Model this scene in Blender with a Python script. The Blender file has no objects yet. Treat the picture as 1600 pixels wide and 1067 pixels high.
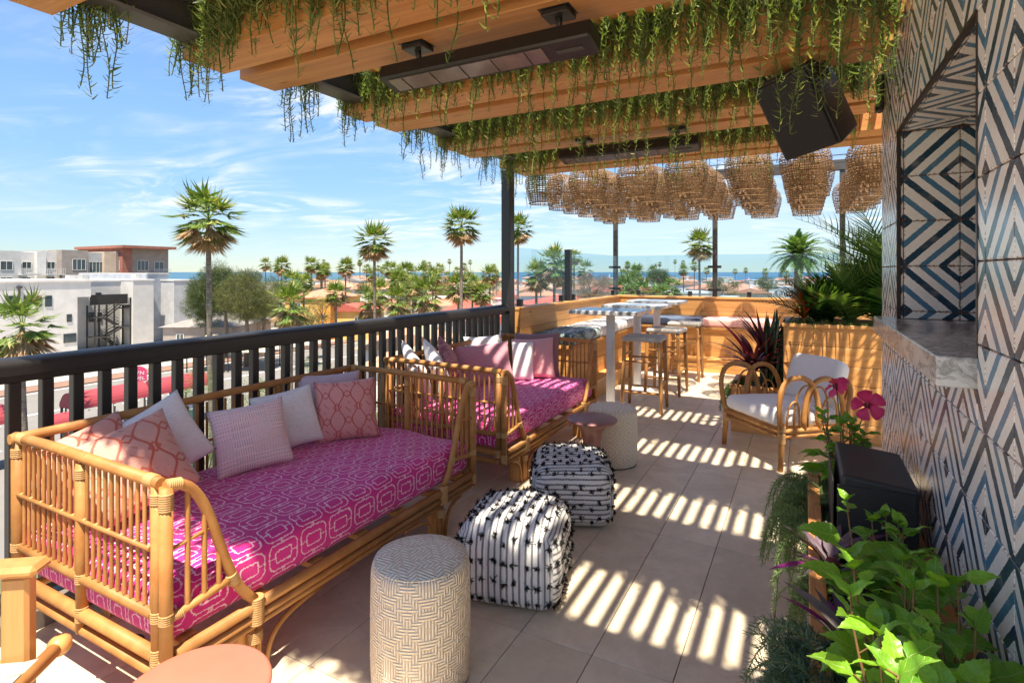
import bpy, math, random
import numpy as np
from mathutils import Vector, Matrix, Euler

sc = bpy.context.scene
col = sc.collection
R = math.radians
rnd = random.Random(11)
npr = np.random.default_rng(11)

# ---------------------------------------------------------------- camera, sky, sun, exposure
CAM_Z = 1.45
YAW = math.atan(458 / 860.0)
FPX = 860.0
cam_d = bpy.data.cameras.new("camera"); cam = bpy.data.objects.new("camera", cam_d)
col.objects.link(cam); sc.camera = cam
cam.location = (0, 0, CAM_Z); cam.rotation_euler = (R(90), 0, YAW)
cam_d.sensor_width = 36; cam_d.lens = FPX / 1600 * 36
cam_d.shift_y = -108.5 / 1600
cam_d.clip_start = 0.05; cam_d.clip_end = 60000

SUN = Vector((0.147, -0.36, 1.0)).normalized()       # towards the sun
sun_d = bpy.data.lights.new("sun", 'SUN'); sun_d.energy = 4.1; sun_d.angle = R(0.7)
sun_d.color = (1.0, 0.94, 0.85)
sun = bpy.data.objects.new("sun", sun_d); col.objects.link(sun)
sun.rotation_euler = SUN.to_track_quat('Z', 'Y').to_euler(); sun.location = (0, 0, 40)

w = bpy.data.worlds.new("World"); sc.world = w; w.use_nodes = True
wn = w.node_tree; wn.nodes.clear()
w_out = wn.nodes.new('ShaderNodeOutputWorld'); w_bg = wn.nodes.new('ShaderNodeBackground')
w_bg.inputs['Strength'].default_value = 0.093
w_sky = wn.nodes.new('ShaderNodeTexSky'); w_sky.sky_type = 'NISHITA'; w_sky.sun_disc = False
w_sky.sun_elevation = math.asin(SUN.z); w_sky.sun_rotation = math.atan2(SUN.x, SUN.y)
w_sky.air_density = 1.0; w_sky.dust_density = 0.0; w_sky.ozone_density = 3.0; w_sky.altitude = 10
wn.links.new(w_bg.outputs[0], w_out.inputs[0])

vs = sc.view_settings
vs.view_transform = 'Standard'; vs.look = 'None'; vs.gamma = 1.0; vs.use_curve_mapping = False
vs.exposure = 1.42
vs.use_white_balance = True; vs.white_balance_temperature = 7250; vs.white_balance_tint = 10
sc.cycles.max_bounces = 12; sc.cycles.diffuse_bounces = 8; sc.cycles.glossy_bounces = 3
sc.cycles.transmission_bounces = 4; sc.cycles.transparent_max_bounces = 12
sc.cycles.sample_clamp_indirect = 8.0

# ---------------------------------------------------------------- node maths written as expressions
class X:
    def __init__(s, nt, v): s.nt = nt; s.v = v
    def m(s, op, *a, clamp=False):
        n = s.nt.nodes.new('ShaderNodeMath'); n.operation = op; n.use_clamp = clamp
        for i, q in enumerate((s,) + a):
            q = q.v if isinstance(q, X) else q
            if isinstance(q, (int, float)): n.inputs[i].default_value = q
            else: s.nt.links.new(q, n.inputs[i])
        return X(s.nt, n.outputs[0])
    def __add__(s, o): return s.m('ADD', o)
    __radd__ = __add__
    def __sub__(s, o): return s.m('SUBTRACT', o)
    def __rsub__(s, o): return (s * -1) + o
    def __mul__(s, o): return s.m('MULTIPLY', o)
    __rmul__ = __mul__
    def __truediv__(s, o): return s.m('DIVIDE', o)
    def __neg__(s): return s * -1
    def abs(s): return s.m('ABSOLUTE')
    def fr(s): return s.m('FRACT')
    def fl(s): return s.m('FLOOR')
    def sin(s): return s.m('SINE')
    def sqrt(s): return s.m('SQRT')
    def pw(s, o): return s.m('POWER', o)
    def mn(s, o): return s.m('MINIMUM', o)
    def mx(s, o): return s.m('MAXIMUM', o)
    def lt(s, o): return s.m('LESS_THAN', o)
    def gt(s, o): return s.m('GREATER_THAN', o)
    def ss(s, a, b):
        n = s.nt.nodes.new('ShaderNodeMapRange'); n.interpolation_type = 'SMOOTHSTEP'
        s.nt.links.new(s.v, n.inputs['Value'])
        n.inputs['From Min'].default_value = a; n.inputs['From Max'].default_value = b
        return X(s.nt, n.outputs[0])

def coords(nt, kind='Object'):
    t = nt.nodes.new('ShaderNodeTexCoord'); sp = nt.nodes.new('ShaderNodeSeparateXYZ')
    nt.links.new(t.outputs[kind], sp.inputs[0])
    return [X(nt, o) for o in sp.outputs]
def vec(nt, x, y, z=0.0):
    c = nt.nodes.new('ShaderNodeCombineXYZ')
    for i, q in enumerate((x, y, z)):
        q = q.v if isinstance(q, X) else q
        if isinstance(q, (int, float)): c.inputs[i].default_value = q
        else: nt.links.new(q, c.inputs[i])
    return c.outputs[0]
def noise(nt, v, scale=5, detail=3, rough=0.55, distort=0.0):
    n = nt.nodes.new('ShaderNodeTexNoise'); n.inputs['Scale'].default_value = scale
    n.inputs['Detail'].default_value = detail; n.inputs['Roughness'].default_value = rough
    n.inputs['Distortion'].default_value = distort
    if v is not None: nt.links.new(v, n.inputs['Vector'])
    return X(nt, n.outputs['Fac'])
def voro(nt, v, scale=5, feature='F1', out='Distance'):
    n = nt.nodes.new('ShaderNodeTexVoronoi'); n.feature = feature; n.inputs['Scale'].default_value = scale
    if v is not None: nt.links.new(v, n.inputs['Vector'])
    return X(nt, n.outputs[out])
def objrand(nt): return X(nt, nt.nodes.new('ShaderNodeObjectInfo').outputs['Random'])
def island(nt): return X(nt, nt.nodes.new('ShaderNodeNewGeometry').outputs['Random Per Island'])
def mixc(nt, f, a, b, mode='MIX'):
    n = nt.nodes.new('ShaderNodeMix'); n.data_type = 'RGBA'; n.blend_type = mode
    def put(s, q):
        q = q.v if isinstance(q, X) else q
        if isinstance(q, (int, float)): s.default_value = q
        elif isinstance(q, tuple): s.default_value = q if len(q) == 4 else q + (1.0,)
        else: nt.links.new(q, s)
    put(n.inputs[0], f); put(n.inputs[6], a); put(n.inputs[7], b)
    return n.outputs[2]
def ramp(nt, f, stops, interp='LINEAR'):
    n = nt.nodes.new('ShaderNodeValToRGB'); n.color_ramp.interpolation = interp
    e = n.color_ramp.elements
    while len(e) < len(stops): e.new(0.5)
    for i, (p, c) in enumerate(stops):
        e[i].position = p; e[i].color = c + (1.0,)
    nt.links.new(f.v, n.inputs[0]); return n.outputs[0]

MATS = {}
def mat(name, fn=None, base=(.5, .5, .5), rough=0.6, metal=0.0, spec=0.5, bump=None, sheen=0.0, leaf=0.0):
    m = bpy.data.materials.new(name); m.use_nodes = True; nt = m.node_tree
    b = nt.nodes['Principled BSDF']
    b.inputs['Base Color'].default_value = base + (1.0,)
    b.inputs['Roughness'].default_value = rough; b.inputs['Metallic'].default_value = metal
    b.inputs['Specular IOR Level'].default_value = spec
    if sheen: b.inputs['Sheen Weight'].default_value = sheen
    c = None; h = None
    if fn:
        r = fn(nt)
        c, h = r if isinstance(r, tuple) else (r, None)
        if c is not None: nt.links.new(c, b.inputs['Base Color'])
    if h is not None:
        bn = nt.nodes.new('ShaderNodeBump'); bn.inputs['Strength'].default_value = bump[0]
        bn.inputs['Distance'].default_value = bump[1]
        nt.links.new(h.v, bn.inputs['Height']); nt.links.new(bn.outputs[0], b.inputs['Normal'])
    if leaf:
        tr = nt.nodes.new('ShaderNodeBsdfTranslucent'); mx = nt.nodes.new('ShaderNodeMixShader')
        mx.inputs[0].default_value = leaf
        if c is not None: nt.links.new(mixc(nt, 1.0, c, (1.25, 1.2, .55), 'MULTIPLY'), tr.inputs[0])
        else: tr.inputs[0].default_value = base + (1.0,)
        nt.links.new(b.outputs[0], mx.inputs[1]); nt.links.new(tr.outputs[0], mx.inputs[2])
        nt.links.new(mx.outputs[0], nt.nodes['Material Output'].inputs[0])
    MATS[name] = m; return m

# sky with thin high cloud
def sky_nodes():
    nt = wn
    x, y, z = coords(nt, 'Generated')
    zz = z.mx(0.0) + 0.12
    u, v = x / zz, y / zz
    # streaky cirrus on a plane high above
    big = noise(nt, vec(nt, u * 0.50 + 5.3, v * 0.50 + 2.2, 0), 1.0, 4, .55, .6)
    fine = noise(nt, vec(nt, u * 0.6 + v * 0.5, v * 1.3 - u * .55, 2.0), 1.5, 9, .64, 1.4)
    f = big.ss(.36, .58) * fine.ss(.42, .70) * z.ss(.02, .10)
    veil = noise(nt, vec(nt, u * .16 + v * .1, v * .30, 5), 1.0, 6, .62, .6).ss(.40, .72) * (1.0 - z.ss(.10, .45)) * z.ss(-.01, .03) * .30
    fac = (f * .9 + veil).mn(.9)
    tint = mixc(nt, z.ss(-.02, .34), (.38, .475, .62), (.70, .87, 1.03))
    base = mixc(nt, 1.0, w_sky.outputs[0], tint, 'MULTIPLY')
    c = mixc(nt, fac, base, (4.6, 4.9, 5.2))
    nt.links.new(c, w_bg.inputs[0])
sky_nodes()

# ---------------------------------------------------------------- mesh helpers
class MB:
    def __init__(s): s.v = []; s.f = []; s.sm = []; s.uv = []
    def add(s, verts, faces, smooth=False, uvs=None):
        o = len(s.v); s.v.extend([tuple(q) for q in verts])
        for k, f in enumerate(faces):
            s.f.append(tuple(i + o for i in f)); s.sm.append(smooth)
            s.uv.append(uvs[k] if uvs else None)
        return s
    def box(s, x0, x1, y0, y1, z0, z1, b=0.0):
        if b <= 0:
            v = [(x, y, z) for z in (z0, z1) for y in (y0, y1) for x in (x0, x1)]
            f = [(0, 2, 3, 1), (4, 5, 7, 6), (0, 1, 5, 4), (2, 6, 7, 3), (0, 4, 6, 2), (1, 3, 7, 5)]
            return s.add(v, f)
        b = min(b, (x1 - x0) * .45, (y1 - y0) * .45, (z1 - z0) * .45)
        c = ((x0 + x1) / 2, (y0 + y1) / 2, (z0 + z1) / 2); hx = ((x1 - x0) / 2, (y1 - y0) / 2, (z1 - z0) / 2)
        v = []; idx = {}
        for sx in (-1, 1):
            for sy in (-1, 1):
                for sz in (-1, 1):
                    sg = (sx, sy, sz)
                    for a in range(3):
                        idx[(sg, a)] = len(v)
                        v.append(tuple(c[i] + sg[i] * (hx[i] - (0 if i == a else b)) for i in range(3)))
        f = []
        for a in range(3):
            o1, o2 = [i for i in range(3) if i != a]
            for sa in (-1, 1):
                q = []
                for s1, s2 in ((-1, -1), (1, -1), (1, 1), (-1, 1)):
                    sg = [0, 0, 0]; sg[a] = sa; sg[o1] = s1; sg[o2] = s2; q.append(idx[(tuple(sg), a)])
                flip = (sa < 0) != (a == 1)
                f.append(tuple(reversed(q)) if flip else tuple(q))
        for a in range(3):           # edges along axis a
            o1, o2 = [i for i in range(3) if i != a]
            for s1 in (-1, 1):
                for s2 in (-1, 1):
                    A = [0, 0, 0]; A[o1] = s1; A[o2] = s2; B = list(A); A[a] = -1; B[a] = 1
                    f.append((idx[(tuple(A), o1)], idx[(tuple(B), o1)], idx[(tuple(B), o2)], idx[(tuple(A), o2)]))
        for sx in (-1, 1):
            for sy in (-1, 1):
                for sz in (-1, 1):
                    f.append(tuple(idx[((sx, sy, sz), a)] for a in range(3)))
        return s.add(v, f)
    def obox(s, c, size, M=None, b=0.0):
        t = MB(); hx, hy, hz = [q / 2 for q in size]
        t.box(-hx, hx, -hy, hy, -hz, hz, b)
        M = M or Matrix(); c = Vector(c)
        return s.add([c + M.to_3x3() @ Vector(q) for q in t.v], t.f)
    def tube(s, pts, r, n=8, caps=True, closed=False, smooth=True):
        P = [Vector(p) for p in pts]; k = len(P)
        rr = r if isinstance(r, (list, tuple)) else [r] * k
        T = []
        for i in range(k):
            a = P[(i - 1) % k] if (closed or i > 0) else P[i]; b = P[(i + 1) % k] if (closed or i < k - 1) else P[i]
            T.append((b - a).normalized())
        u = T[0].orthogonal().normalized()
        if abs(T[0].z) < .9: u = (Vector((0, 0, 1)) - T[0] * T[0].z).normalized()
        vv = []
        for i in range(k):
            u = (u - T[i] * u.dot(T[i])).normalized(); wv = T[i].cross(u)
            for j in range(n):
                a = 2 * math.pi * j / n
                vv.append(P[i] + (u * math.cos(a) + wv * math.sin(a)) * rr[i])
        f = []
        for i in range(k if closed else k - 1):
            i2 = (i + 1) % k
            for j in range(n):
                j2 = (j + 1) % n
                f.append((i * n + j, i * n + j2, i2 * n + j2, i2 * n + j))
        s.add(vv, f, smooth)
        if caps and not closed:
            o = len(s.v) - len(vv)
            s.f.append(tuple(o + j for j in reversed(range(n)))); s.sm.append(False); s.uv.append(None)
            s.f.append(tuple(o + (k - 1) * n + j for j in range(n))); s.sm.append(False); s.uv.append(None)
        return s
    def lathe(s, prof, n=24, c=(0, 0, 0), smooth=True, M=None):
        c = Vector(c); vv = []; f = []; uvs = []
        for (r, z) in prof:
            for j in range(n):
                a = 2 * math.pi * j / n
                p = Vector((r * math.cos(a), r * math.sin(a), z))
                vv.append(c + (M.to_3x3() @ p if M else p))
        L = [0.0]
        for i in range(1, len(prof)):
            L.append(L[-1] + math.hypot(prof[i][0] - prof[i - 1][0], prof[i][1] - prof[i - 1][1]))
        for i in range(len(prof) - 1):
            for j in range(n):
                j2 = (j + 1) % n
                f.append((i * n + j, i * n + j2, (i + 1) * n + j2, (i + 1) * n + j))
                uvs.append(((j / n, L[i]), ((j + 1) / n, L[i]), ((j + 1) / n, L[i + 1]), (j / n, L[i + 1])))
        s.add(vv, f, smooth, uvs)
        o = len(s.v) - len(vv)
        if prof[0][0] > 1e-4: s.f.append(tuple(o + j for j in reversed(range(n)))); s.sm.append(False); s.uv.append(None)
        if prof[-1][0] > 1e-4: s.f.append(tuple(o + (len(prof) - 1) * n + j for j in range(n))); s.sm.append(False); s.uv.append(None)
        return s
    def prism(s, poly, z0, z1):
        n = len(poly)
        v = [(x, y, z0) for x, y in poly] + [(x, y, z1) for x, y in poly]
        f = [tuple(reversed(range(n))), tuple(range(n, 2 * n))]
        f += [(i, (i + 1) % n, n + (i + 1) % n, n + i) for i in range(n)]
        return s.add(v, f)
    def mesh(s, name):
        me = bpy.data.meshes.new(name); me.from_pydata(s.v, [], s.f); 
        me.polygons.foreach_set('use_smooth', s.sm)
        if any(u is not None for u in s.uv):
            l = me.uv_layers.new(name='UVMap'); k = 0; arr = np.zeros(len(me.loops) * 2, dtype=np.float32)
            for f, u in zip(s.f, s.uv):
                for i in range(len(f)):
                    if u is not None: arr[2 * k] = u[i][0]; arr[2 * k + 1] = u[i][1]
                    k += 1
            l.data.foreach_set('uv', arr)
        me.update(); return me
    def build(s, name, m, parent=None, loc=None, rot=None):
        return link(name, s.mesh(name), m, parent, loc, rot)

def link(name, me, m, parent=None, loc=None, rot=None):
    if m is not None and not me.materials: me.materials.append(MATS[m] if isinstance(m, str) else m)
    o = bpy.data.objects.new(name, me); col.objects.link(o)
    if parent is not None: o.parent = parent
    if loc is not None: o.location = loc
    if rot is not None: o.rotation_euler = rot
    return o
def empty(name, loc=(0, 0, 0), rz=0.0):
    o = bpy.data.objects.new(name, None); col.objects.link(o); o.location = loc; o.rotation_euler = (0, 0, rz)
    o.empty_display_size = .1
    return o
def tag(o, label=None, cat=None, group=None, kind=None):
    if label: o['label'] = label
    if cat: o['category'] = cat
    if group: o['group'] = group
    if kind: o['kind'] = kind
    return o
def copy_tree(o, parent=None):
    c = o.copy(); col.objects.link(c)
    if parent is not None: c.parent = parent
    for ch in list(o.children): copy_tree(ch, c)
    return c
def np_mesh(name, V, F, smooth=True):
    """V (n,3), F (m,k) with k 3 or 4"""
    me = bpy.data.meshes.new(name); n = len(V); m, k = F.shape
    me.vertices.add(n); me.vertices.foreach_set('co', np.asarray(V, dtype=np.float32).ravel())
    me.loops.add(m * k); me.loops.foreach_set('vertex_index', F.astype(np.int32).ravel())
    me.polygons.add(m); me.polygons.foreach_set('loop_start', np.arange(0, m * k, k, dtype=np.int32))
    me.polygons.foreach_set('use_smooth', np.full(m, smooth))
    me.update(calc_edges=True); return me
def inst(tv, tf, A, T):
    """template verts (n,3), faces (m,k), rotation-scale (N,3,3), translation (N,3)"""
    tv = np.asarray(tv, float); tf = np.asarray(tf); N = len(T); n = len(tv)
    V = np.einsum('Nij,nj->Nni', A, tv) + T[:, None, :]
    F = tf[None] + (np.arange(N) * n)[:, None, None]
    return V.reshape(-1, 3), F.reshape(-1, tf.shape[1])
def frames(d, up=None, roll=None, scale=1.0):
    """matrices whose x axis follows d (N,3), z roughly up, with roll"""
    d = np.asarray(d, float); d = d / np.linalg.norm(d, axis=1, keepdims=True)
    N = len(d); up = np.tile([0, 0, 1.0], (N, 1)) if up is None else np.asarray(up, float)
    y = np.cross(up, d); ln = np.linalg.norm(y, axis=1, keepdims=True)
    y = np.where(ln < 1e-4, np.array([[0, 1.0, 0]]), y / np.maximum(ln, 1e-6)); z = np.cross(d, y)
    if roll is not None:
        c, s = np.cos(roll)[:, None], np.sin(roll)[:, None]; y, z = y * c + z * s, z * c - y * s
    A = np.stack([d, y, z], axis=2)
    sc_ = np.asarray(scale, float)
    return A * (sc_[:, None, None] if sc_.ndim else sc_)
def leaf_attr(me, tv, N):
    """store each leaf's own template coordinates so that the material can draw its veins"""
    a = me.attributes.new('leaf_co', 'FLOAT_VECTOR', 'POINT'); a.data.foreach_set('vector', np.tile(np.asarray(tv, dtype=np.float32), (N, 1)).ravel()); return me
def join_np(parts):
    V = []; F = []; o = 0
    for v, f in parts:
        V.append(v); F.append(f + o); o += len(v)
    return np.concatenate(V), np.concatenate(F)
def leaf_t(L=1.0, W=.4, n=4, curl=-.25, fold=.18, peak=.42, tip=.04):
    """leaf template along +x, (verts, quad faces): two strips either side of the midrib"""
    v = []; f = []
    for i in range(n + 1):
        t = i / n
        wd = W / 2 * (math.sin(math.pi * min(1, t ** (math.log(.5) / math.log(peak)))) ** .8 if 0 < t < 1 else (0.06 if t == 0 else tip))
        z = curl * L * t * t; x = L * t
        v += [(x, -wd, z + fold * wd), (x, 0, z), (x, wd, z + fold * wd)]
    for i in range(n):
        a = i * 3; f += [(a, a + 3, a + 4, a + 1), (a + 1, a + 4, a + 5, a + 2)]
    return np.array(v), np.array(f)
def ribbon_t(L=1.0, W=.05, n=4, curl=-.4, tipw=.1):
    v = []; f = []
    for i in range(n + 1):
        t = i / n; wd = W / 2 * (1 - (1 - tipw) * t ** 2); z = curl * L * t * t
        v += [(L * t, -wd, z), (L * t, wd, z)]
    for i in range(n): a = i * 2; f.append((a, a + 2, a + 3, a + 1))
    return np.array(v), np.array(f)
def rbox(w_, d_, h_, r, n=8, puff=0.0, wob=0.0, seed=0, z0=True):
    """soft cushion: rounded box with UVs in metres, standing on z=0"""
    g = np.random.default_rng(seed); mb = MB(); H = np.array([w_ / 2, d_ / 2, h_ / 2])
    ph = g.uniform(0, 6.28, 12)
    def P(p):
        p = np.array(p); q = np.clip(p, -(H - r), H - r); dlt = p - q; ln = np.linalg.norm(dlt)
        o = q + (dlt / ln * r if ln > 1e-9 else 0)
        ex, ey = 1 - (o[0] / H[0]) ** 2, 1 - (o[1] / H[1]) ** 2; ez = 1 - (o[2] / H[2]) ** 2
        k = max(ex, 0) ** .5 * max(ey, 0) ** .5
        wv = wob * (math.sin(o[0] * 9 + ph[0]) * math.sin(o[1] * 7 + ph[1]) + .6 * math.sin(o[0] * 17 + o[1] * 13 + ph[2]) + .5 * math.sin(o[1] * 23 - o[0] * 11 + ph[3]))
        o = o.copy()
        if o[2] > 0: o[2] += puff * k * o[2] / H[2] + wv * (o[2] / H[2])
        kx = max(ez, 0) ** .7
        o[0] += np.sign(o[0]) * puff * .35 * kx * (abs(o[0]) / H[0]) ** 4 ; o[1] += np.sign(o[1]) * puff * .35 * kx * (abs(o[1]) / H[1]) ** 4
        if z0: o[2] += h_ / 2
        return tuple(o)
    def ticks(L):
        k = max(2, int(L / (2 * (w_ + d_) / (n * 8)))); e = [-L / 2, -L / 2 + r * .35, -L / 2 + r * .7]
        return sorted(set(e + [-q for q in e] + list(np.linspace(-L / 2 + r, L / 2 - r, k + 1))))
    for ax in range(3):
        a, b = [i for i in range(3) if i != ax]
        ta, tb = ticks(2 * H[a]), ticks(2 * H[b])
        for sg in (-1, 1):
            vv = []; ff = []; uu = []
            for p in ta:
                for q in tb:
                    c = [0, 0, 0]; c[ax] = sg * H[ax]; c[a] = p; c[b] = q; vv.append(P(c))
            nb = len(tb)
            for i in range(len(ta) - 1):
                for j in range(nb - 1):
                    q4 = [i * nb + j, (i + 1) * nb + j, (i + 1) * nb + j + 1, i * nb + j + 1]
                    if (sg < 0) != (ax == 1): q4.reverse()
                    ff.append(tuple(q4))
                    def U(k):
                        A_, B_ = ta[k // nb], tb[k % nb]
                        if ax == 2: return (A_, B_)
                        if ax == 1: return (A_, sg * (H[1] + H[2] - B_))
                        return (sg * (H[0] + H[2] - B_), A_)
                    uu.append(tuple(U(k) for k in q4))
            mb.add(vv, ff, True, uu)
    return mb
def weld(me, dist=1e-4):
    import bmesh
    bm = bmesh.new(); bm.from_mesh(me); bmesh.ops.remove_doubles(bm, verts=bm.verts, dist=dist); bm.to_mesh(me); bm.free(); return me
def bez(a, b, c, d, n=12):
    a, b, c, d = map(Vector, (a, b, c, d))
    return [a * (1 - t) ** 3 + b * 3 * t * (1 - t) ** 2 + c * 3 * t * t * (1 - t) + d * t ** 3 for t in [i / n for i in range(n + 1)]]

sc.cycles.use_denoising = True
# ---------------------------------------------------------------- materials
def wood_fn(ax, a, b, ring=26.0, knots=True):
    def fn(nt):
        c = coords(nt); r = objrand(nt)
        st = [q * (1.2 if i == ax else ring) + r * 37.0 for i, q in enumerate(c)]
        g = noise(nt, vec(nt, *st), 1.0, 5, .6, .5)
        fine = noise(nt, vec(nt, *[q * (6 if i == ax else 260) for i, q in enumerate(c)]), 1.0, 2, .5)
        t = (g.ss(.3, .72) * .8 + fine * .35)
        cc = mixc(nt, t, a, b)
        if knots:
            k = voro(nt, vec(nt, *[q * (1.6 if i == ax else 7.5) + r * 11 for i, q in enumerate(c)]), 1.0)
            cc = mixc(nt, 1.0 - k.ss(.03, .1), cc, tuple(q * .45 for q in a))
        k2 = (r * .34 + .80)
        cc = mixc(nt, 1.0, cc, vec(nt, k2, k2, k2), 'MULTIPLY')
        return cc, fine + g * .5
    return fn
CA, CB = (.47, .185, .052), (.66, .315, .112)
for i, n_ in enumerate('xyz'):
    mat('cedar_' + n_, wood_fn(i, CA, CB), rough=.55, bump=(.25, .002))
for i, n_ in enumerate('xyz'):
    mat('pine_' + n_, wood_fn(i, (.55, .235, .062), (.73, .385, .13)), rough=.5, bump=(.2, .002))
mat('teak', wood_fn(2, (.36, .16, .05), (.52, .26, .09), 40, False), rough=.45, bump=(.2, .001))
mat('oiled_wood', wood_fn(2, (.50, .22, .07), (.62, .32, .11), 18, False), rough=.35, bump=(.1, .001))

def rattan_fn(nt):
    c = coords(nt); r = objrand(nt)
    n1 = noise(nt, vec(nt, c[0] * 9 + r * 5, c[1] * 9, c[2] * 9), 1.0, 4, .6)
    n2 = noise(nt, vec(nt, c[0] * 90, c[1] * 90, c[2] * 60), 1.0, 2, .5)
    cc = mixc(nt, n1.ss(.32, .7) * .75 + n2 * .3, (.37, .15, .042), (.50, .25, .082))
    spot = voro(nt, vec(nt, *c), 14.0).ss(.02, .06)
    cc = mixc(nt, 1.0 - spot, cc, (.30, .13, .035))
    k = r * .25 + .87
    return mixc(nt, 1.0, cc, vec(nt, k, k, k), 'MULTIPLY'), n2
mat('rattan', rattan_fn, rough=.52, spec=.3, bump=(.15, .001))
mat('rattan_wrap', lambda nt: mixc(nt, noise(nt, vec(nt, *coords(nt)), 60, 2), (.44, .235, .08), (.58, .345, .145)), rough=.6)
mat('cane_dark', rattan_fn, rough=.5, spec=.3, bump=(.15, .001))

def floor_fn(nt):
    c = coords(nt); r = objrand(nt)
    p = vec(nt, c[0] + r * 31, c[1] + r * 17, 0.0)
    n1 = noise(nt, p, 3.2, 6, .62, .9); n2 = noise(nt, p, 26, 4, .6); n3 = noise(nt, p, 160, 2, .5)
    cc = mixc(nt, n1.ss(.3, .72), (.60, .505, .365), (.76, .655, .485))
    cc = mixc(nt, n2.ss(.45, .75) * .30, cc, (.48, .39, .29))
    cc = mixc(nt, n3.ss(.66, .74) * .35, cc, (.36, .27, .2))
    vein = (noise(nt, p, 2.3, 3, .5, 1.6) - .5).abs()
    cc = mixc(nt, (1.0 - vein.ss(.0, .025)) * .22, cc, (.80, .70, .58))
    dirt = noise(nt, vec(nt, c[0] * 2 + r * 3, c[1] * .5, 4), 3, 5, .65).ss(.55, .8)
    cc = mixc(nt, dirt * .22, cc, (.42, .33, .25))
    k = r * .14 + .93
    return mixc(nt, 1.0, cc, vec(nt, k, k, k), 'MULTIPLY'), n2 + n3 * .4
mat('floor_tile', floor_fn, rough=.42, bump=(.12, .002))
mat('grout', base=(.13, .10, .08), rough=.9)
mat('grout_brown', lambda nt: mixc(nt, noise(nt, vec(nt, *coords(nt)), 40, 3), (.16, .075, .04), (.30, .16, .09)), rough=.9)

def cement_fn(nt):
    u, v, _ = coords(nt, 'UV'); c = coords(nt); r = objrand(nt)
    wob = (noise(nt, vec(nt, u * 3 + r * 9, v * 3, r * 5), 4, 3) - .5) * .022
    s = ((u + v) * .5 + wob)
    Wh, Nv, Bl = (.92, .885, .83), (.017, .062, .105), (.075, .215, .345)
    seq = [(0, Wh), (.105, Nv), (.182, Wh), (.287, Bl), (.366, Wh), (.472, Nv), (.570, Wh), (.700, Bl), (.782, Wh), (.925, Nv)]
    cc = ramp(nt, s, seq, 'CONSTANT')
    # hand-poured pigment: blotches inside the colour, thin dark seams, iron-stained chips
    bl = noise(nt, vec(nt, u * 2 + r * 13, v * 2, r * 7), 6, 5, .65)
    tn = bl.ss(.30, .75) * .10 + .92
    cc = mixc(nt, 1.0, cc, vec(nt, tn, tn, tn), 'MULTIPLY')
    cc = mixc(nt, bl.ss(.55, .8) * .16, cc, (.35, .50, .60))
    cc = mixc(nt, noise(nt, vec(nt, u + r * 3, v, r), 2.2, 3).ss(.5, .8) * .22, cc, (.84, .74, .64))
    st = noise(nt, vec(nt, u * 1.0 + r * 41, v, r * 3), 14, 3, .6).ss(.70, .76)
    edge = (u.mn(v).mn((1.0 - u)).mn(1.0 - v))
    cc = mixc(nt, st * .22, cc, (.40, .22, .12))
    ch = noise(nt, vec(nt, u * 9 + r * 20, v * 9, r), 3, 3).ss(.52, .6) * (1.0 - edge.ss(.004, .022))
    cc = mixc(nt, ch * .8, cc, (.30, .16, .09))
    k = r * .1 + .95
    return mixc(nt, 1.0, cc, vec(nt, k, k, k), 'MULTIPLY'), bl
mat('cement_tile', cement_fn, rough=.24, spec=.6, bump=(.08, .001))

def marble_fn(nt):
    c = coords(nt)
    d = noise(nt, vec(nt, c[0] * 1.0, c[1] * 1.0, c[2]), 3, 4, .6)
    p = vec(nt, c[0] * 3 + d * 1.7, c[1] * 1.6 + d * 2.2, c[2] * 3)
    v1 = (noise(nt, p, 1.8, 6, .62, 1.4) - .5).abs(); v2 = (noise(nt, p, 4.2, 6, .6, 2.0) - .5).abs()
    cc = mixc(nt, noise(nt, p, 1.2, 4, .6).ss(.35, .65), (.50, .485, .465), (.78, .755, .72))
    cc = mixc(nt, (1.0 - v1.ss(.0, .07)) * .7, cc, (.20, .195, .19)); cc = mixc(nt, (1.0 - v2.ss(.0, .05)) * .6, cc, (.80, .78, .74))
    return cc
mat('marble', marble_fn, rough=.16)
def dark_marble_fn(nt):
    c = coords(nt); d = noise(nt, vec(nt, *c), 4, 4)
    v1 = (noise(nt, vec(nt, c[0] * 2 + d * 2, c[1] * 2, c[2]), 3, 6, .65, 1.6) - .5).abs()
    return mixc(nt, 1.0 - v1.ss(.0, .12), (.30, .31, .31), (.62, .62, .60))
mat('table_stone', dark_marble_fn, rough=.22)

mat('black_steel', lambda nt: mixc(nt, noise(nt, vec(nt, *coords(nt)), 25, 4), (.016, .015, .015), (.030, .028, .026)), rough=.38, spec=.5)
mat('dark_steel', lambda nt: mixc(nt, noise(nt, vec(nt, *coords(nt)), 8, 4), (.045, .043, .042), (.085, .08, .075)), rough=.5)
mat('black_plastic', lambda nt: mixc(nt, noise(nt, vec(nt, *coords(nt)), 300, 2), (.012, .012, .013), (.028, .028, .03)), rough=.5)
mat('speaker_grille', lambda nt: (mixc(nt, voro(nt, vec(nt, *coords(nt)), 260).ss(.2, .5), (.004, .004, .004), (.02, .02, .02))), rough=.6)
mat('heater_glass', lambda nt: mixc(nt, noise(nt, vec(nt, *coords(nt)), 9, 3), (.07, .055, .05), (.26, .20, .175)), rough=.15, spec=.8)
mat('white_steel', lambda nt: mixc(nt, noise(nt, vec(nt, *coords(nt)), 12, 3), (.74, .72, .69), (.82, .80, .77)), rough=.4)
mat('bronze_trim', base=(.035, .022, .015), rough=.4)
mat('soil', lambda nt: mixc(nt, noise(nt, vec(nt, *coords(nt)), 60, 4), (.025, .016, .010), (.09, .06, .04)), rough=1.0)
mat('stone_kerb', lambda nt: mixc(nt, noise(nt, vec(nt, *coords(nt)), 7, 6, .65), (.09, .08, .07), (.26, .22, .18)), rough=.7)

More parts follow.
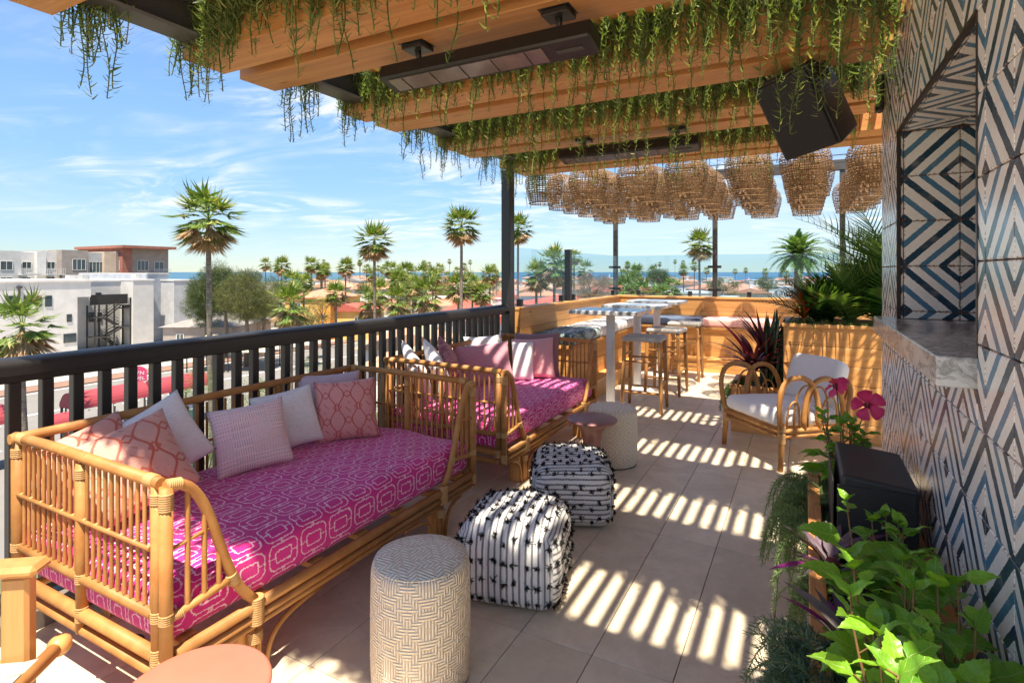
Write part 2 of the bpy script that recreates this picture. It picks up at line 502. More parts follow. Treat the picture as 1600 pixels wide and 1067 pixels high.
def glass_mat():
    m = bpy.data.materials.new('clear_glass'); m.use_nodes = True; nt = m.node_tree
    nt.nodes.remove(nt.nodes['Principled BSDF'])
    t = nt.nodes.new('ShaderNodeBsdfTransparent'); t.inputs[0].default_value = (.80, .905, .985, 1)
    g = nt.nodes.new('ShaderNodeBsdfGlossy'); g.inputs['Roughness'].default_value = .02
    lw = nt.nodes.new('ShaderNodeLayerWeight'); lw.inputs[0].default_value = .5
    fac = X(nt, lw.outputs['Facing']).pw(5.0) * .55 + .025
    mx = nt.nodes.new('ShaderNodeMixShader')
    nt.links.new(fac.v, mx.inputs[0]); nt.links.new(t.outputs[0], mx.inputs[1]); nt.links.new(g.outputs[0], mx.inputs[2])
    nt.links.new(mx.outputs[0], nt.nodes['Material Output'].inputs[0]); MATS['clear_glass'] = m
glass_mat()

# ---- fabrics
def weave(nt, u, v, k=700):
    return (u * k).sin() * (v * k).sin()
def magenta_fn(nt):
    u, v, _ = coords(nt, 'UV')
    wv = noise(nt, vec(nt, u, v, 0), 95, 2, .5) - .5
    wv2 = noise(nt, vec(nt, u, v, 7), 95, 2, .5) - .5
    P, Q = .118, .088; u = u / 1.22; v = v / 1.22                                # repeat along and across
    a = ((v + wv * .013) / P + .5); b = ((u + wv2 * .013) / Q + .5)
    x = (a.fr() - .5).abs() * P; y = (b.fr() - .5).abs() * Q
    def rr(hx, hy, r, wd):                           # outline of a rounded rectangle
        qx = (x - (hx - r)).mx(0.0); qy = (y - (hy - r)).mx(0.0)
        d = (qx * qx + qy * qy).sqrt() + ((x - (hx - r)).mx(y - (hy - r))).mn(0.0) - r
        return 1.0 - (d.abs()).ss(wd * .55, wd * 1.25)
    outer = rr(.0505, .0375, .020, .0021); inner = rr(.0285, .0175, .006, .0021)
    notch = (1.0 - (y - .004).abs().ss(.001, .0028)) * x.gt(.025) * x.lt(.040)
    loop = ((x * x + (y - .0435) * (y - .0435)).sqrt() - .0040).abs()
    link_ = 1.0 - loop.ss(.0008, .0022)
    loop2 = ((x * x + (y - .0375 + .013) * (y - .0375 + .013)).sqrt() - .0045).abs()
    link2 = 1.0 - loop2.ss(.0008, .0022)
    bar = (1.0 - (x - .040).abs().ss(.0009, .0024)) * y.lt(.016)
    tie = (1.0 - y.ss(.0008, .0020)) * x.gt(.029) * x.lt(.049); f = outer.mx(inner).mx(tie).mx(link_).mx(bar * .0)
    sh = noise(nt, vec(nt, u, v, 3), 5, 3)
    pk = mixc(nt, sh.ss(.3, .7), (.60, .010, .195), (.68, .018, .26))
    c = mixc(nt, f * .9, pk, (.88, .60, .68))
    return c, noise(nt, vec(nt, u, v, 1), 420, 2) + noise(nt, vec(nt, u, v, 9), 11, 3) * 2.5
mat('magenta_print', magenta_fn, rough=.85, sheen=.2, bump=(.35, .002))

def plainfab(name, a, b, scale=120, bump=(.4, .0015), extra=None):
    def fn(nt):
        u, v, _ = coords(nt, 'UV'); p = vec(nt, u, v, 0)
        t = noise(nt, vec(nt, u * .25, v, 0), scale, 3, .6) * .6 + noise(nt, p, 4, 3) * .5
        c = mixc(nt, t.ss(.3, .75), a, b)
        if extra: c = extra(nt, u, v, c)
        h = noise(nt, vec(nt, u, v * 1.2, 2), 380, 2) + noise(nt, p, 9, 4, .6) * 3.0
        return c, h
    return mat(name, fn, rough=.9, sheen=.25, bump=bump)
def wave_extra(a_, P=.15, Q=.125, lw=.0045, ci=(.50, .085, .075)):
    def ex(nt, u, v, c):                             # linked ogee lines, diamonds and dashes
        y = v / P; s1 = (y * 6.2832).sin()
        row = (y * 1.0).fr()
        x = u / Q
        base = (x.fr() - .5)
        A = (base.abs() - .30 - s1 * .14).abs() * Q
        l1 = 1.0 - A.ss(lw * .5, lw)
        A2 = (base.abs() - .42 - s1 * .14).abs() * Q
        # small rhombus in the wide part, dashes in the narrow part
        dy = ((y - .25).fr() - .5).abs() * P; dx = base.abs() * Q
        rh = (dx * .9 + dy - .020).abs(); l2 = 1.0 - rh.ss(lw * .5, lw)
        dy3 = ((y + .25).fr() - .5).abs() * P; dx3 = (((x + .5).fr() - .5).abs()) * Q
        rh3 = (dx3 * .9 + dy3 - .020).abs(); l3 = 1.0 - rh3.ss(lw * .5, lw)
        dash = (1.0 - (((u + v) / .047).fr() - .5).abs().ss(.05, .1)) * (base.abs() - .02).lt(.1) * dy.gt(.045)
        f = l1.mx(l2).mx(l3 * .9).mx(dash * .8)
        return mixc(nt, f, c, ci)
    return ex
plainfab('pillow_coral', (.60, .27, .21), (.72, .38, .30), 200, extra=wave_extra(0, .16, .14, .0075, (.55, .12, .075)))
plainfab('pillow_rose', (.62, .25, .23), (.76, .36, .33), 200, extra=wave_extra(0, .15, .12, .0045))
def mud_extra(nt, u, v, c):
    cu, cv = u / .085, v / .085
    n = voro(nt, vec(nt, cu.fl() + .5, cv.fl() + .5, 0), 1.0, 'F1', 'Color')
    sel = noise(nt, vec(nt, cu.fl() * 3.7, cv.fl() * 5.3, 0), 1.0, 0)
    hl = (1.0 - ((v / .0095).fr() - .5).abs().ss(.12, .2)) * ((u / .014).fr().lt(.75))
    vl = (1.0 - ((u / .0105).fr() - .5).abs().ss(.12, .2))
    dots = (1.0 - ((((u / .013).fr() - .5) * ((u / .013).fr() - .5)) + (((v / .018).fr() - .5) * ((v / .018).fr() - .5))).ss(.03, .06))
    f = hl * sel.lt(.46) + vl * sel.gt(.56) * (v / .04).fr().lt(.8) + dots * sel.gt(.46) * sel.lt(.56)
    bd = (1.0 - ((cv).fr() - .5).abs().ss(.0, .05)) * (u / .012).fr().lt(.6)
    rd = (noise(nt, vec(nt, u, v, 0), 18, 2)).ss(.5, .7)
    ink = mixc(nt, rd, (.36, .22, .27), (.58, .13, .16))
    return mixc(nt, (f + bd * .6).mn(1.0) * .62, c, ink)
plainfab('pillow_pink_mud', (.78, .54, .53), (.88, .68, .66), 160, extra=mud_extra)
def ghost_extra(nt, u, v, c):
    f = (noise(nt, vec(nt, u * 1, v * 6, 0), 60, 3) .ss(.5, .62)) * noise(nt, vec(nt, u, v, 3), 8, 2).ss(.4, .6)
    return mixc(nt, f * .45, c, (.44, .40, .44))
plainfab('pillow_white', (.76, .71, .69), (.90, .87, .84), 140, extra=ghost_extra)
plainfab('pillow_lilac', (.50, .38, .46), (.62, .50, .56), 220)
plainfab('pillow_pink', (.66, .30, .32), (.76, .40, .40), 200)
plainfab('pillow_mauve', (.24, .115, .125), (.32, .16, .17), 200)
plainfab('pillow_lace', (.52, .20, .19), (.62, .28, .26), 60, extra=lambda nt, u, v, c: mixc(nt, voro(nt, vec(nt, u, v, 0), 70).ss(.35, .55), c, (.30, .07, .08)))
def dot_extra(nt, u, v, c):
    x = (u / .011); y = (v / .011)
    d = (((x + (y.fl() * .5)).fr() - .5) * ((x + (y.fl() * .5)).fr() - .5) + (y.fr() - .5) * (y.fr() - .5)).sqrt()
    return mixc(nt, (1.0 - d.ss(.22, .34)) * .8, c, (.84, .60, .60))
plainfab('pillow_dotted', (.50, .165, .235), (.58, .215, .28), 200, extra=dot_extra)
plainfab('white_canvas', (.80, .775, .74), (.88, .86, .82), 300, bump=(.3, .001))
plainfab('bench_pink', (.66, .33, .29), (.76, .42, .37), 200)
plainfab('bench_navy', (.018, .026, .055), (.035, .048, .085), 200, extra=lambda nt, u, v, c: mixc(nt, (noise(nt, vec(nt, u * .6, v * .6, 4), 3.0, 2).ss(.54, .58)) * .55, c, (.14, .20, .30)))
def teal_extra(nt, u, v, c):
    n = noise(nt, vec(nt, u * 14 + noise(nt, vec(nt, u, v, 0), 7, 3) * 3, v * 2.5, 0), 1.0, 4, .6, .6)
    return mixc(nt, n.ss(.48, .60) * .8, c, (.50, .58, .55))
plainfab('bench_teal', (.012, .055, .065), (.03, .10, .11), 120, extra=teal_extra)
def stripe_extra(nt, u, v, c):
    f = ((v / .16).fr() - .5).abs().lt(.06) + (((v / .16).fr() - .5).abs() - .16).abs().lt(.02)
    return mixc(nt, f.mn(1.0) * .7, c, (.30, .33, .42))
plainfab('bench_white', (.72, .70, .67), (.82, .80, .77), 200, extra=stripe_extra)

def pouf_fn(nt):
    u, v, _ = coords(nt, 'UV')
    k = u / .027
    th = (noise(nt, vec(nt, u, v, 0), 40, 2) - .5) * .25
    line = 1.0 - ((k + th).fr() - .5).abs().ss(.15, .20)
    dash = ((v / .0085) + (k.fl() * .5)).fr().lt(.72)
    band = ((k / 3).fl() * .37).fr()
    base = mixc(nt, band.gt(.6) * .6, (.80, .79, .77), (.52, .54, .56))
    base = mixc(nt, noise(nt, vec(nt, u * .2, v, 1), 300, 2).ss(.4, .7) * .25, base, (.55, .54, .53))
    rib = ((k * 4).fr() - .5).abs()
    return mixc(nt, line * dash, base, (.012, .012, .012)), rib * .4 + noise(nt, vec(nt, u, v, 2), 250, 2)
mat('pouf_cloth', pouf_fn, rough=.95, sheen=.2, bump=(.5, .003))
mat('black_yarn', base=(.010, .010, .010), rough=.95)

def woven_fn(sx, top=False):
    def fn(nt):
        if top:
            c = coords(nt); a, b = c[0] / .014, c[1] / .014
        else:
            u, v, _ = coords(nt, 'UV'); a, b = u * sx, v / .0105
        # twill that changes direction in lozenges: horizontal floats against vertical ones
        A = (((a.fl() + .5) / 13).fr() - .5).abs() * 13; B = (((b.fl() + .5) / 13).fr() - .5).abs() * 13
        ph = ((A + B) / 6.0).fr()
        over = ph.lt(.5)
        hs = (b.fr() - .5).abs(); vs_ = (a.fr() - .5).abs()
        h = over * (1.0 - hs * hs * 4) + (1.0 - over) * (1.0 - vs_ * vs_ * 4) * .85
        ed = (ph - .5).abs().mn((ph).mn(1.0 - ph)).ss(.0, .12)
        h = h * (ed * .5 + .5)
        t = h.ss(.15, .85)
        c0 = mixc(nt, t, (.64, .53, .39), (.87, .79, .66))
        nz = noise(nt, vec(nt, *coords(nt)), 24, 3)
        return mixc(nt, nz.ss(.4, .7) * .25, c0, (.72, .60, .45)), h
    return fn
mat('woven_side', woven_fn(104), rough=.7, bump=(.9, .006))
mat('woven_top', woven_fn(1, True), rough=.7, bump=(.9, .006))
mat('terracotta_pink', lambda nt: mixc(nt, noise(nt, vec(nt, *coords(nt)), 14, 4), (.47, .15, .095), (.54, .19, .125)), rough=.45)
mat('plum_clay', lambda nt: mixc(nt, noise(nt, vec(nt, *coords(nt)), 14, 4), (.21, .085, .075), (.27, .115, .10)), rough=.4)
def stoolseat_fn(nt):
    c = coords(nt); r = objrand(nt)
    k = ((c[0] + c[1] * .0) / .016).fr(); k2 = (c[1] / .016).fr()
    z = ((c[0] / .016).fl() + (c[1] / .03).fl())
    side = ((c[0] + c[1] + c[2] * 2.0) / .017).fr().lt(.42)
    return mixc(nt, side * .85, (.66, .62, .56), (.11, .085, .07)), k
mat('stool_weave', stoolseat_fn, rough=.8, bump=(.5, .004))
mat('strap', lambda nt: mixc(nt, noise(nt, vec(nt, *coords(nt)), 200, 2), (.38, .35, .30), (.46, .43, .38)), rough=.8)
def lamp_fn(nt):
    c = coords(nt); n1 = noise(nt, vec(nt, *c), 30, 3); i = island(nt)
    return mixc(nt, n1.ss(.3, .7) * .6 + i * .4, (.17, .09, .04), (.36, .22, .115))
mat('seagrass', lamp_fn, rough=.85, leaf=.15)

# ---- plants
def leafmat(name, a, b, c3=None, rough=.45, tr=.35, spec=.4):
    def fn(nt):
        i = island(nt)
        cc = mixc(nt, i, a, b)
        if c3: cc = mixc(nt, i.gt(.86), cc, c3)
        return cc
    return mat(name, fn, rough=rough, leaf=tr, spec=spec)
leafmat('succulent', (.10, .17, .055), (.25, .34, .11), (.38, .42, .17), .5, .35)
leafmat('rosemary', (.10, .19, .065), (.24, .36, .14), (.34, .43, .20), .55, .35)
leafmat('rosemary_blue', (.06, .12, .075), (.14, .22, .14), (.22, .29, .20), .55, .3)
def broad_fn(nt):
    i = island(nt); at = nt.nodes.new('ShaderNodeAttribute'); at.attribute_name = 'leaf_co'
    sp_ = nt.nodes.new('ShaderNodeSeparateXYZ'); nt.links.new(at.outputs['Vector'], sp_.inputs[0])
    lx, ly, lz = [X(nt, o) for o in sp_.outputs]
    n = noise(nt, at.outputs['Vector'], 9, 4, .6)
    cc = mixc(nt, i, (.06, .22, .016), (.27, .54, .04))
    cc = mixc(nt, n.ss(.35, .7) * .40, cc, (.08, .27, .022))
    mid = 1.0 - ly.abs().ss(.004, .016)
    vein = 1.0 - ((((lx - ly.abs() * .75) / .13).fr() - .5).abs()).ss(.03, .09)
    cc = mixc(nt, (mid * .7).mx(vein * .30), cc, (.36, .52, .14))
    edge = noise(nt, vec(nt, lx + i * 9, ly + i * 5, i), 5, 3).ss(.68, .74)
    cc = mixc(nt, edge * .6, cc, (.30, .26, .06))
    return cc, vein * -.6 + mid * -.8 + n * .6
mat('broad_leaf', broad_fn, rough=.30, leaf=.34, bump=(.45, .003))
leafmat('dark_leaf', (.012, .055, .010), (.03, .11, .018), None, .35, .25)
leafmat('purple_leaf', (.10, .02, .10), (.22, .20, .19), (.28, .03, .22), .5, .25)
leafmat('cordyline', (.05, .014, .02), (.12, .025, .04), (.36, .02, .06), .4, .25)
leafmat('bromeliad_red', (.50, .05, .012), (.60, .11, .02), None, .45, .3)
leafmat('palm_green', (.05, .13, .025), (.13, .24, .05), (.22, .30, .08), .45, .3)
leafmat('fan_green', (.075, .15, .028), (.21, .29, .06), (.40, .36, .13), .5, .3)
leafmat('fan_dead', (.30, .19, .095), (.50, .34, .20), (.58, .36, .24), .8, .25)
leafmat('tree_leaf', (.022, .05, .012), (.075, .11, .022), (.13, .15, .035), .6, .12)
leafmat('tree_olive', (.045, .065, .018), (.12, .125, .03), (.20, .19, .045), .6, .12)
leafmat('tree_brown', (.17, .10, .06), (.30, .19, .12), (.14, .15, .05), .7, .15)
leafmat('hedge_leaf', (.05, .11, .016), (.15, .24, .03), (.26, .31, .06), .5, .3)
def snake_fn(nt):
    c = coords(nt); n = noise(nt, vec(nt, c[0] * 6, c[1] * 6, c[2] * 45), 1.0, 3, .6, .8)
    return mixc(nt, n.ss(.42, .6), (.018, .05, .02), (.075, .12, .05))
mat('snake_leaf', snake_fn, rough=.35, leaf=.15)
mat('hibiscus_petal', lambda nt: mixc(nt, noise(nt, vec(nt, *coords(nt)), 60, 3), (.62, .02, .13), (.80, .06, .24)), rough=.5, leaf=.3)
mat('hibiscus_eye', base=(.12, .004, .02), rough=.6)
mat('stem_brown', base=(.22, .12, .04), rough=.7)
mat('stem_green', base=(.13, .17, .05), rough=.6)
mat('bark', lambda nt: (mixc(nt, noise(nt, vec(nt, *coords(nt)), 9, 4), (.11, .085, .065), (.24, .19, .15))), rough=.9)
def palmtrunk_fn(nt):
    c = coords(nt); r = (c[2] / .16 + noise(nt, vec(nt, *c), 6, 2) * .8).fr()
    cc = mixc(nt, noise(nt, vec(nt, *c), 5, 4).ss(.3, .7), (.13, .105, .085), (.26, .215, .17))
    return mixc(nt, r.lt(.16) * .5, cc, (.07, .055, .045)), r
mat('palm_bark', palmtrunk_fn, rough=.95, bump=(.5, .03))

# ================================================================ TERRACE FLOOR
floor = MB().box(-3.02, 1.9, -1.2, 9.3, -.30, -.006).build('terrace_floor', 'grout'); tag(floor, kind='structure')
MB().box(-3.02, 4.0, -9.0, -1.202, -.30, -.001).build('paving', 'floor_tile', floor)
MB().box(1.902, 4.0, -1.2, 9.3, -.30, -.001).build('paving', 'floor_tile', floor)
TX, TY = .3005, .5425
tile_me = MB().box(-TX / 2 + .0016, TX / 2 - .0016, -TY / 2 + .0016, TY / 2 - .0016, -.009, 0, .0016).mesh('tile')
x_hi = -.1123 + TX
for i in range(-3, 10):
    for j in range(17):
        cx_, cy_ = x_hi - (i + .5) * TX, -.187 + (j + .5) * TY
        if i < 0 and not (3.3 < cy_ < 5.9): continue
        link('tile', tile_me, 'floor_tile', floor, (cx_, cy_, 0))
kerb = MB().box(-3.02, -2.745, -9.0, 5.1, -.004, .085, .008).build('kerb', 'stone_kerb'); tag(kerb, kind='structure')

# ================================================================ RAILING
RX = -2.835
rail = empty('railing', (RX, 2.2, .085)); tag(rail, 'black metal railing with square balusters and a wide rounded top rail', 'railing')
rp = lambda mb, n, m='black_steel': mb.build(n, m, rail, (0 - 0, 0, 0))
t = MB(); prof = []
for k in range(13):
    a = math.pi * k / 12; prof.append((.058 * math.cos(a), .012 + .034 * math.sin(a)))
prof += [(-.058, -.022), (.058, -.022)]
def yprism(mb, prof, y0, y1, cx, cz, smooth=False):
    n = len(prof); v = [(cx + x, y0, cz + z) for x, z in prof] + [(cx + x, y1, cz + z) for x, z in prof]
    f = [tuple(range(n)), tuple(reversed(range(n, 2 * n)))] + [(i, n + i, n + (i + 1) % n, (i + 1) % n) for i in range(n)]
    return mb.add(v, f, smooth)
Y0R, Y1R = -.9 - 2.2, 5.165 - 2.2
o = yprism(MB(), prof, Y0R, Y1R, 0, 1.059 - .085); rp(o, 'top_rail')
rp(MB().box(-.026, .026, Y0R, Y1R, .918, .951, .004), 'under_rail')
rp(MB().box(-.022, .022, Y0R, Y1R, .030, .060, .004), 'bottom_rail')
bal = MB().box(-.021, .021, -.021, .021, 0, .858, .003).mesh('baluster')
for k in range(54):
    y = -.86 + .1105 * k
    if y < 5.1: link('baluster', bal, 'black_steel', rail, (0, y - 2.2, .0605))
for y in (-.8, 1.9, 4.9): rp(MB().box(-.024, .024, y - 2.2 - .024, y - 2.2 + .024, 0, .0295, .003), 'foot')

# ================================================================ TILED WALL WITH SERVING OPENING
WX = .375; TS = .2053; Z0W = 1.4766; Y0W = 1.465
OY0, OY1, OZ0, OZ1 = 1.74, 3.07, 1.158, Z0W + 3 * TS
WY0, WY1, WZ1 = .42, 3.65, 2.62
wall = empty('tiled_wall', (WX + .3, 2.0, 0)); tag(wall, 'wall of blue and white diamond-patterned cement tiles with a serving opening', 'wall')
def wpart(mb, n, m): 
    mb.v = [(x - WX - .3, y - 2.0, z) for x, y, z in mb.v]; return mb.build(n, m, wall)
c_ = MB(); g0 = WX + .010
c_.box(g0, 1.15, WY0, WY1, -.005, OZ0 - .001).box(g0, 1.15, WY0, WY1, OZ1 + .010, WZ1)
c_.box(g0, 1.15, WY0, OY0 - .008, OZ0 - .0005, OZ1 + .0095).box(g0, 1.15, OY1 + .010, WY1, OZ0 - .0005, OZ1 + .0095)
c_.box(1.10, 1.149, OY0 - .008, OY1 + .010, OZ0 - .0005, OZ1 + .0095)
wpart(c_, 'masonry', 'grout_brown')
tile_cache = {}
def wall_tile(kind, p0, p1, q0, q1, ip, iq, P0, Q0):
    """clipped tile: p,q in-plane coordinates; (ip,iq) lattice cell whose corner is P0,Q0"""
    g = .0016
    u0, u1 = (p0 - P0) / TS, (p1 - P0) / TS; v0, v1 = (q0 - Q0) / TS, (q1 - Q0) / TS
    if ip % 2: u0, u1 = 1 - u0, 1 - u1
    if iq % 2: v0, v1 = 1 - v0, 1 - v1
    full = abs(p1 - p0 - TS) < 1e-6 and abs(q1 - q0 - TS) < 1e-6
    key = (kind, ip % 2, iq % 2, full)
    a, b = (p1 - p0) / 2 - g, (q1 - q0) / 2 - g
    pc, qc = (p0 + p1) / 2, (q0 + q1) / 2
    if kind == 'wall': loc = (WX + .005, pc, qc); S = lambda x, y, n: (-n, x, y)
    elif kind == 'jamb': loc = (pc, OY1 + .005, qc); S = lambda x, y, n: (x, -n, y)
    else: loc = (qc, pc, OZ1 + .005); S = lambda x, y, n: (y, x, -n)
    if full and key in tile_cache: me = tile_cache[key]
    else:
        e = .0022; n1, n0 = .005, -.003
        vv = [S(-a, -b, n0), S(a, -b, n0), S(a, b, n0), S(-a, b, n0), S(-a, -b, n1 - e), S(a, -b, n1 - e), S(a, b, n1 - e), S(-a, b, n1 - e),
              S(-a + e, -b + e, n1), S(a - e, -b + e, n1), S(a - e, b - e, n1), S(-a + e, b - e, n1)]
        c4 = [(u0, v0), (u1, v0), (u1, v1), (u0, v1)]
        ff = [(8, 9, 10, 11)]; uu = [tuple(c4)]
        for i in range(4):
            j = (i + 1) % 4
            ff += [(4 + i, 4 + j, 8 + j, 8 + i), (i, j, 4 + j, 4 + i)]; uu += [(c4[i], c4[j], c4[j], c4[i])] * 2
        me = MB().add(vv, ff, False, uu).mesh('tile')
        if full: tile_cache[key] = me
    link('tile', me, 'cement_tile', wall, (loc[0] - WX - .3, loc[1] - 2.0, loc[2]))
def clip_rects(p0, p1, q0, q1):
    """cell minus the opening"""
    out = []
    if p1 <= OY0 or p0 >= OY1 or q1 <= OZ0 + .078 or q0 >= OZ1: return [(p0, p1, q0, q1)]
    if p0 < OY0: out.append((p0, OY0, q0, q1))
    if p1 > OY1: out.append((OY1, p1, q0, q1))
    a, b = max(p0, OY0), min(p1, OY1)
    if q0 < OZ0: out.append((a, b, q0, OZ0))
    if q1 > OZ1: out.append((a, b, OZ1, q1))
    return out
for i in range(-6, 12):
    for k in range(-8, 7):
        P0, Q0 = Y0W + i * TS, Z0W + k * TS
        p0, p1, q0, q1 = max(P0, WY0), min(P0 + TS, WY1), max(Q0, 0.0), min(Q0 + TS, WZ1)
        if p1 - p0 < .01 or q1 - q0 < .01: continue
        for (a, b, c2, d2) in clip_rects(p0, p1, q0, q1):
            if b - a > .008 and d2 - c2 > .008: wall_tile('wall', a, b, c2, d2, i, k, P0, Q0)
for i in range(-2, 4):                                  # far jamb
    for k in range(-2, 3):
        P0, Q0 = .604 + i * TS, Z0W + k * TS
        p0, p1, q0, q1 = max(P0, WX + .012), min(P0 + TS, 1.10), max(Q0, OZ0 + .078), Q0 + TS
        if p1 - p0 > .008 and q1 - q0 > .008: wall_tile('jamb', p0, p1, q0, q1, i, k, P0, Q0)
for i in range(0, 9):                                   # soffit
    for k in range(-2, 4):
        P0, Q0 = Y0W + i * TS, .604 + k * TS
        p0, p1, q0, q1 = max(P0, OY0), min(P0 + TS, OY1 - .006), max(Q0, WX + .012), min(Q0 + TS, 1.10)
        if p1 - p0 > .008 and q1 - q0 > .008: wall_tile('soffit', p0, p1, q0, q1, i, k, P0, Q0)
for i in range(0, 4):                                   # back of the niche
    pass
wpart(MB().box(WX - .003, WX + .012, OY0, OY1 + .003, OZ1 - .004, OZ1 + .007), 'edge_trim', 'bronze_trim')
wpart(MB().box(WX - .003, WX + .012, OY1 - .004, OY1 + .0075, OZ0 + .079, OZ1 - .0045), 'edge_trim', 'bronze_trim')
wpart(MB().box(WX - .0025, WX + .012, OY0 - .0075, OY0 + .003, OZ0 + .079, OZ1 - .0045), 'edge_trim', 'bronze_trim')
s_ = MB().prism([(.295, 1.748), (1.099, 1.748), (1.099, 3.068), (.3735, 3.068), (.3735, 3.20), (.295, 3.20)], OZ0 + .0005, 1.236)
o = wpart(s_, 'counter_slab', 'marble')
bv = o.modifiers.new('b', 'BEVEL'); bv.width = .004; bv.segments = 2
tag(o, 'grey veined marble counter slab')
dev = MB().box(-.028, .0, -.045, .045, -.095, .095, .008).build('wall_sensor', 'black_plastic', None, (WX - .006, 3.52, 2.40))
tag(dev, 'small dark box fixed high on the tiled wall under the beams', 'sensor')
MB().box(-.010, 0, -.03, .03, -.02, .02, .003).build('bracket', 'black_steel', dev, (-.0285, 0, -.075))

# ================================================================ PERGOLA
PZ0, PZ1 = 2.54, 2.75; PXL, PXR = -2.83, .371; PER = 1.113
perg = empty('pergola', (-2.83, 5.22, 0)); tag(perg, 'timber pergola of paired cedar beams with thin slats on a black steel post', 'pergola')
pl = lambda p: (p[0] + 2.83, p[1] - 5.22, p[2])
beam_me = MB().box(-(PXR - PXL) / 2, (PXR - PXL) / 2, -.119, .119, -(PZ1 - PZ0) / 2, (PZ1 - PZ0) / 2, .004).mesh('beam')
PAIRS = [1.70 + PER * k for k in range(-1, 4)]
for y in PAIRS:
    for off in (.119, .446):
        link('beam', beam_me, 'cedar_x', perg, pl(((PXL + PXR) / 2, y + off, (PZ0 + PZ1) / 2)))
cover_trough_me = MB().box(-(PXR - PXL) / 2 + .03, (PXR - PXL) / 2 - .01, -.275, .275, 0, .06, .004).mesh('cover_trough')  # opaque cover, added to keep sun out between the paired beams
for y in PAIRS: link('cover_trough', cover_trough_me, 'dark_steel', perg, pl(((PXL + PXR) / 2, y + .2825, PZ1 + .001)))
SP = .0895
full_me = MB().box(-.021, .021, .60, 5.60 - 0, 0, .052, .002).mesh('slat')
short_me = MB().box(-.021, .021, .70, 5.60, 0, .052, .002).mesh('slat')
for k in range(36):
    x = .30 - SP * k
    if x < -2.56: break
    link('slat', full_me if x > -.80 else short_me, 'cedar_y', perg, (x + 2.83, -5.22, 2.7525))
beam2_me = MB().box(0, 1.1, -.119, .119, -(PZ1 - PZ0) / 2, (PZ1 - PZ0) / 2, .004).mesh('beam')
for y in PAIRS[3:]:
    for off in (.119, .446): link('beam', beam2_me, 'cedar_x', perg, pl((PXR + .002, y + off, (PZ0 + PZ1) / 2)))
    link('cover_trough', MB().box(0, 1.08, -.275, .275, 0, .06, .004).mesh('cover_trough'), 'dark_steel', perg, pl((PXR + .002, y + .2825, PZ1 + .001)))
side_me = MB().box(-.021, .021, 4.0, 5.60, 0, .052, .002).mesh('slat')
for k in range(1, 12): link('slat', side_me, 'cedar_y', perg, (.30 + SP * k + 2.83, -5.22, 2.7525))
sun_block_me = MB().box(-.021, .021, 1.10, 1.76, 0, .052, .002).mesh('slat')
for k in range(20):                                    # extra slats, added to block sun stripes on the front daybed
    x = .30 - SP * (k + 14.5)
    if x < -2.56: break
    link('slat', sun_block_me, 'cedar_y', perg, (x + 2.83, -5.22, 2.7525))
sb = MB().box(-2.745, -2.605, .3, 5.66, 2.596, 2.612).box(-2.745, -2.605, .3, 5.66, 2.764, 2.78).box(-2.68, -2.67, .3, 5.66, 2.6125, 2.7635)
sb.v = [pl(p) for p in sb.v]; sb.build('steel_beam', 'dark_steel', perg)
MB().box(-.053, .053, -.053, .053, -.30, 2.539, .004).build('post', 'black_steel', perg, (0, 0, 0))
MB().box(-.09, .09, -.09, .09, -.005, .012, .002).build('base_plate', 'black_steel', perg, (0, 0, 0))
xb = MB().box(-2.83, 1.45, 5.62, 5.66, 2.66, 2.70); xb.v = [pl(p) for p in xb.v]; xb.build('tie_bar', 'black_steel', perg)

# ================================================================ FAR STEEL FRAME, GLASS SCREENS
FY = 9.14
frame = empty('steel_frame', (-2.86, FY, 1.0)); tag(frame, 'slender dark steel frame standing on the corner bench, carrying the lamps', 'frame')
fl_ = lambda p: (p[0] + 2.86, p[1] - FY, p[2] - 1.0)
def fpart(mb, n, m='dark_steel'):
    mb.v = [fl_(p) for p in mb.v]; return mb.build(n, m, frame)
for x in (-2.86, -1.25, .47, 2.0): fpart(MB().box(x - .035, x + .035, FY - .035, FY + .035, .3, 2.9, .004), 'post')
fpart(MB().box(-2.90, 2.05, FY - .05, FY + .05, 2.9005, 3.05, .004), 'beam')
fpart(MB().box(-2.905, -2.815, 5.70, FY - .0505, 2.9005, 3.02, .004), 'beam')
for x in (-2.86, -1.25, .47):
    for z in (1.17, 1.53): fpart(MB().box(x - .10, x + .10, FY - .065, FY - .036, z - .02, z + .02, .003), 'glass_clamp', 'black_steel')
for y in (6.93,):
    po = MB().box(-.04, .04, -.04, .04, 0, .68, .004).build('screen_post', 'black_steel', None, (-2.83, y, 1.062)); tag(po, 'short black post between the glass panes on the bench side', 'post')
    MB().box(-.048, .048, -.048, .048, 0, .012, .002).build('base_plate', 'black_steel', po); MB().box(-.042, .042, -.042, .042, .6805, .69, .002).build('cap', 'black_steel', po)
def glass(x0, x1, y0, y1, z0, z1, label, clamps):
    g = empty('glass_screen', ((x0 + x1) / 2, (y0 + y1) / 2, z0)); tag(g, label, 'glass screen', 'glass wind screens on the bench')
    mb = MB().box(x0, x1, y0, y1, z0, z1); mb.v = [(p[0] - g.location.x, p[1] - g.location.y, p[2] - z0) for p in mb.v]
    mb.build('pane', 'clear_glass', g)
    for (x, y) in clamps:
        MB().box(-.03, .03, -.03, .03, -.008, .07, .004).build('clamp', 'black_steel', g, (x - g.location.x, y - g.location.y, 0))
glass(-2.836, -2.824, 5.33, 6.88, 1.075, 1.72, 'frameless glass pane between the pergola post and the short black post', [(-2.83, 5.5), (-2.83, 6.7)])
glass(-2.836, -2.824, 6.98, 9.08, 1.075, 1.72, 'frameless glass pane between the short black post and the corner post', [(-2.83, 7.1), (-2.83, 8.9)])
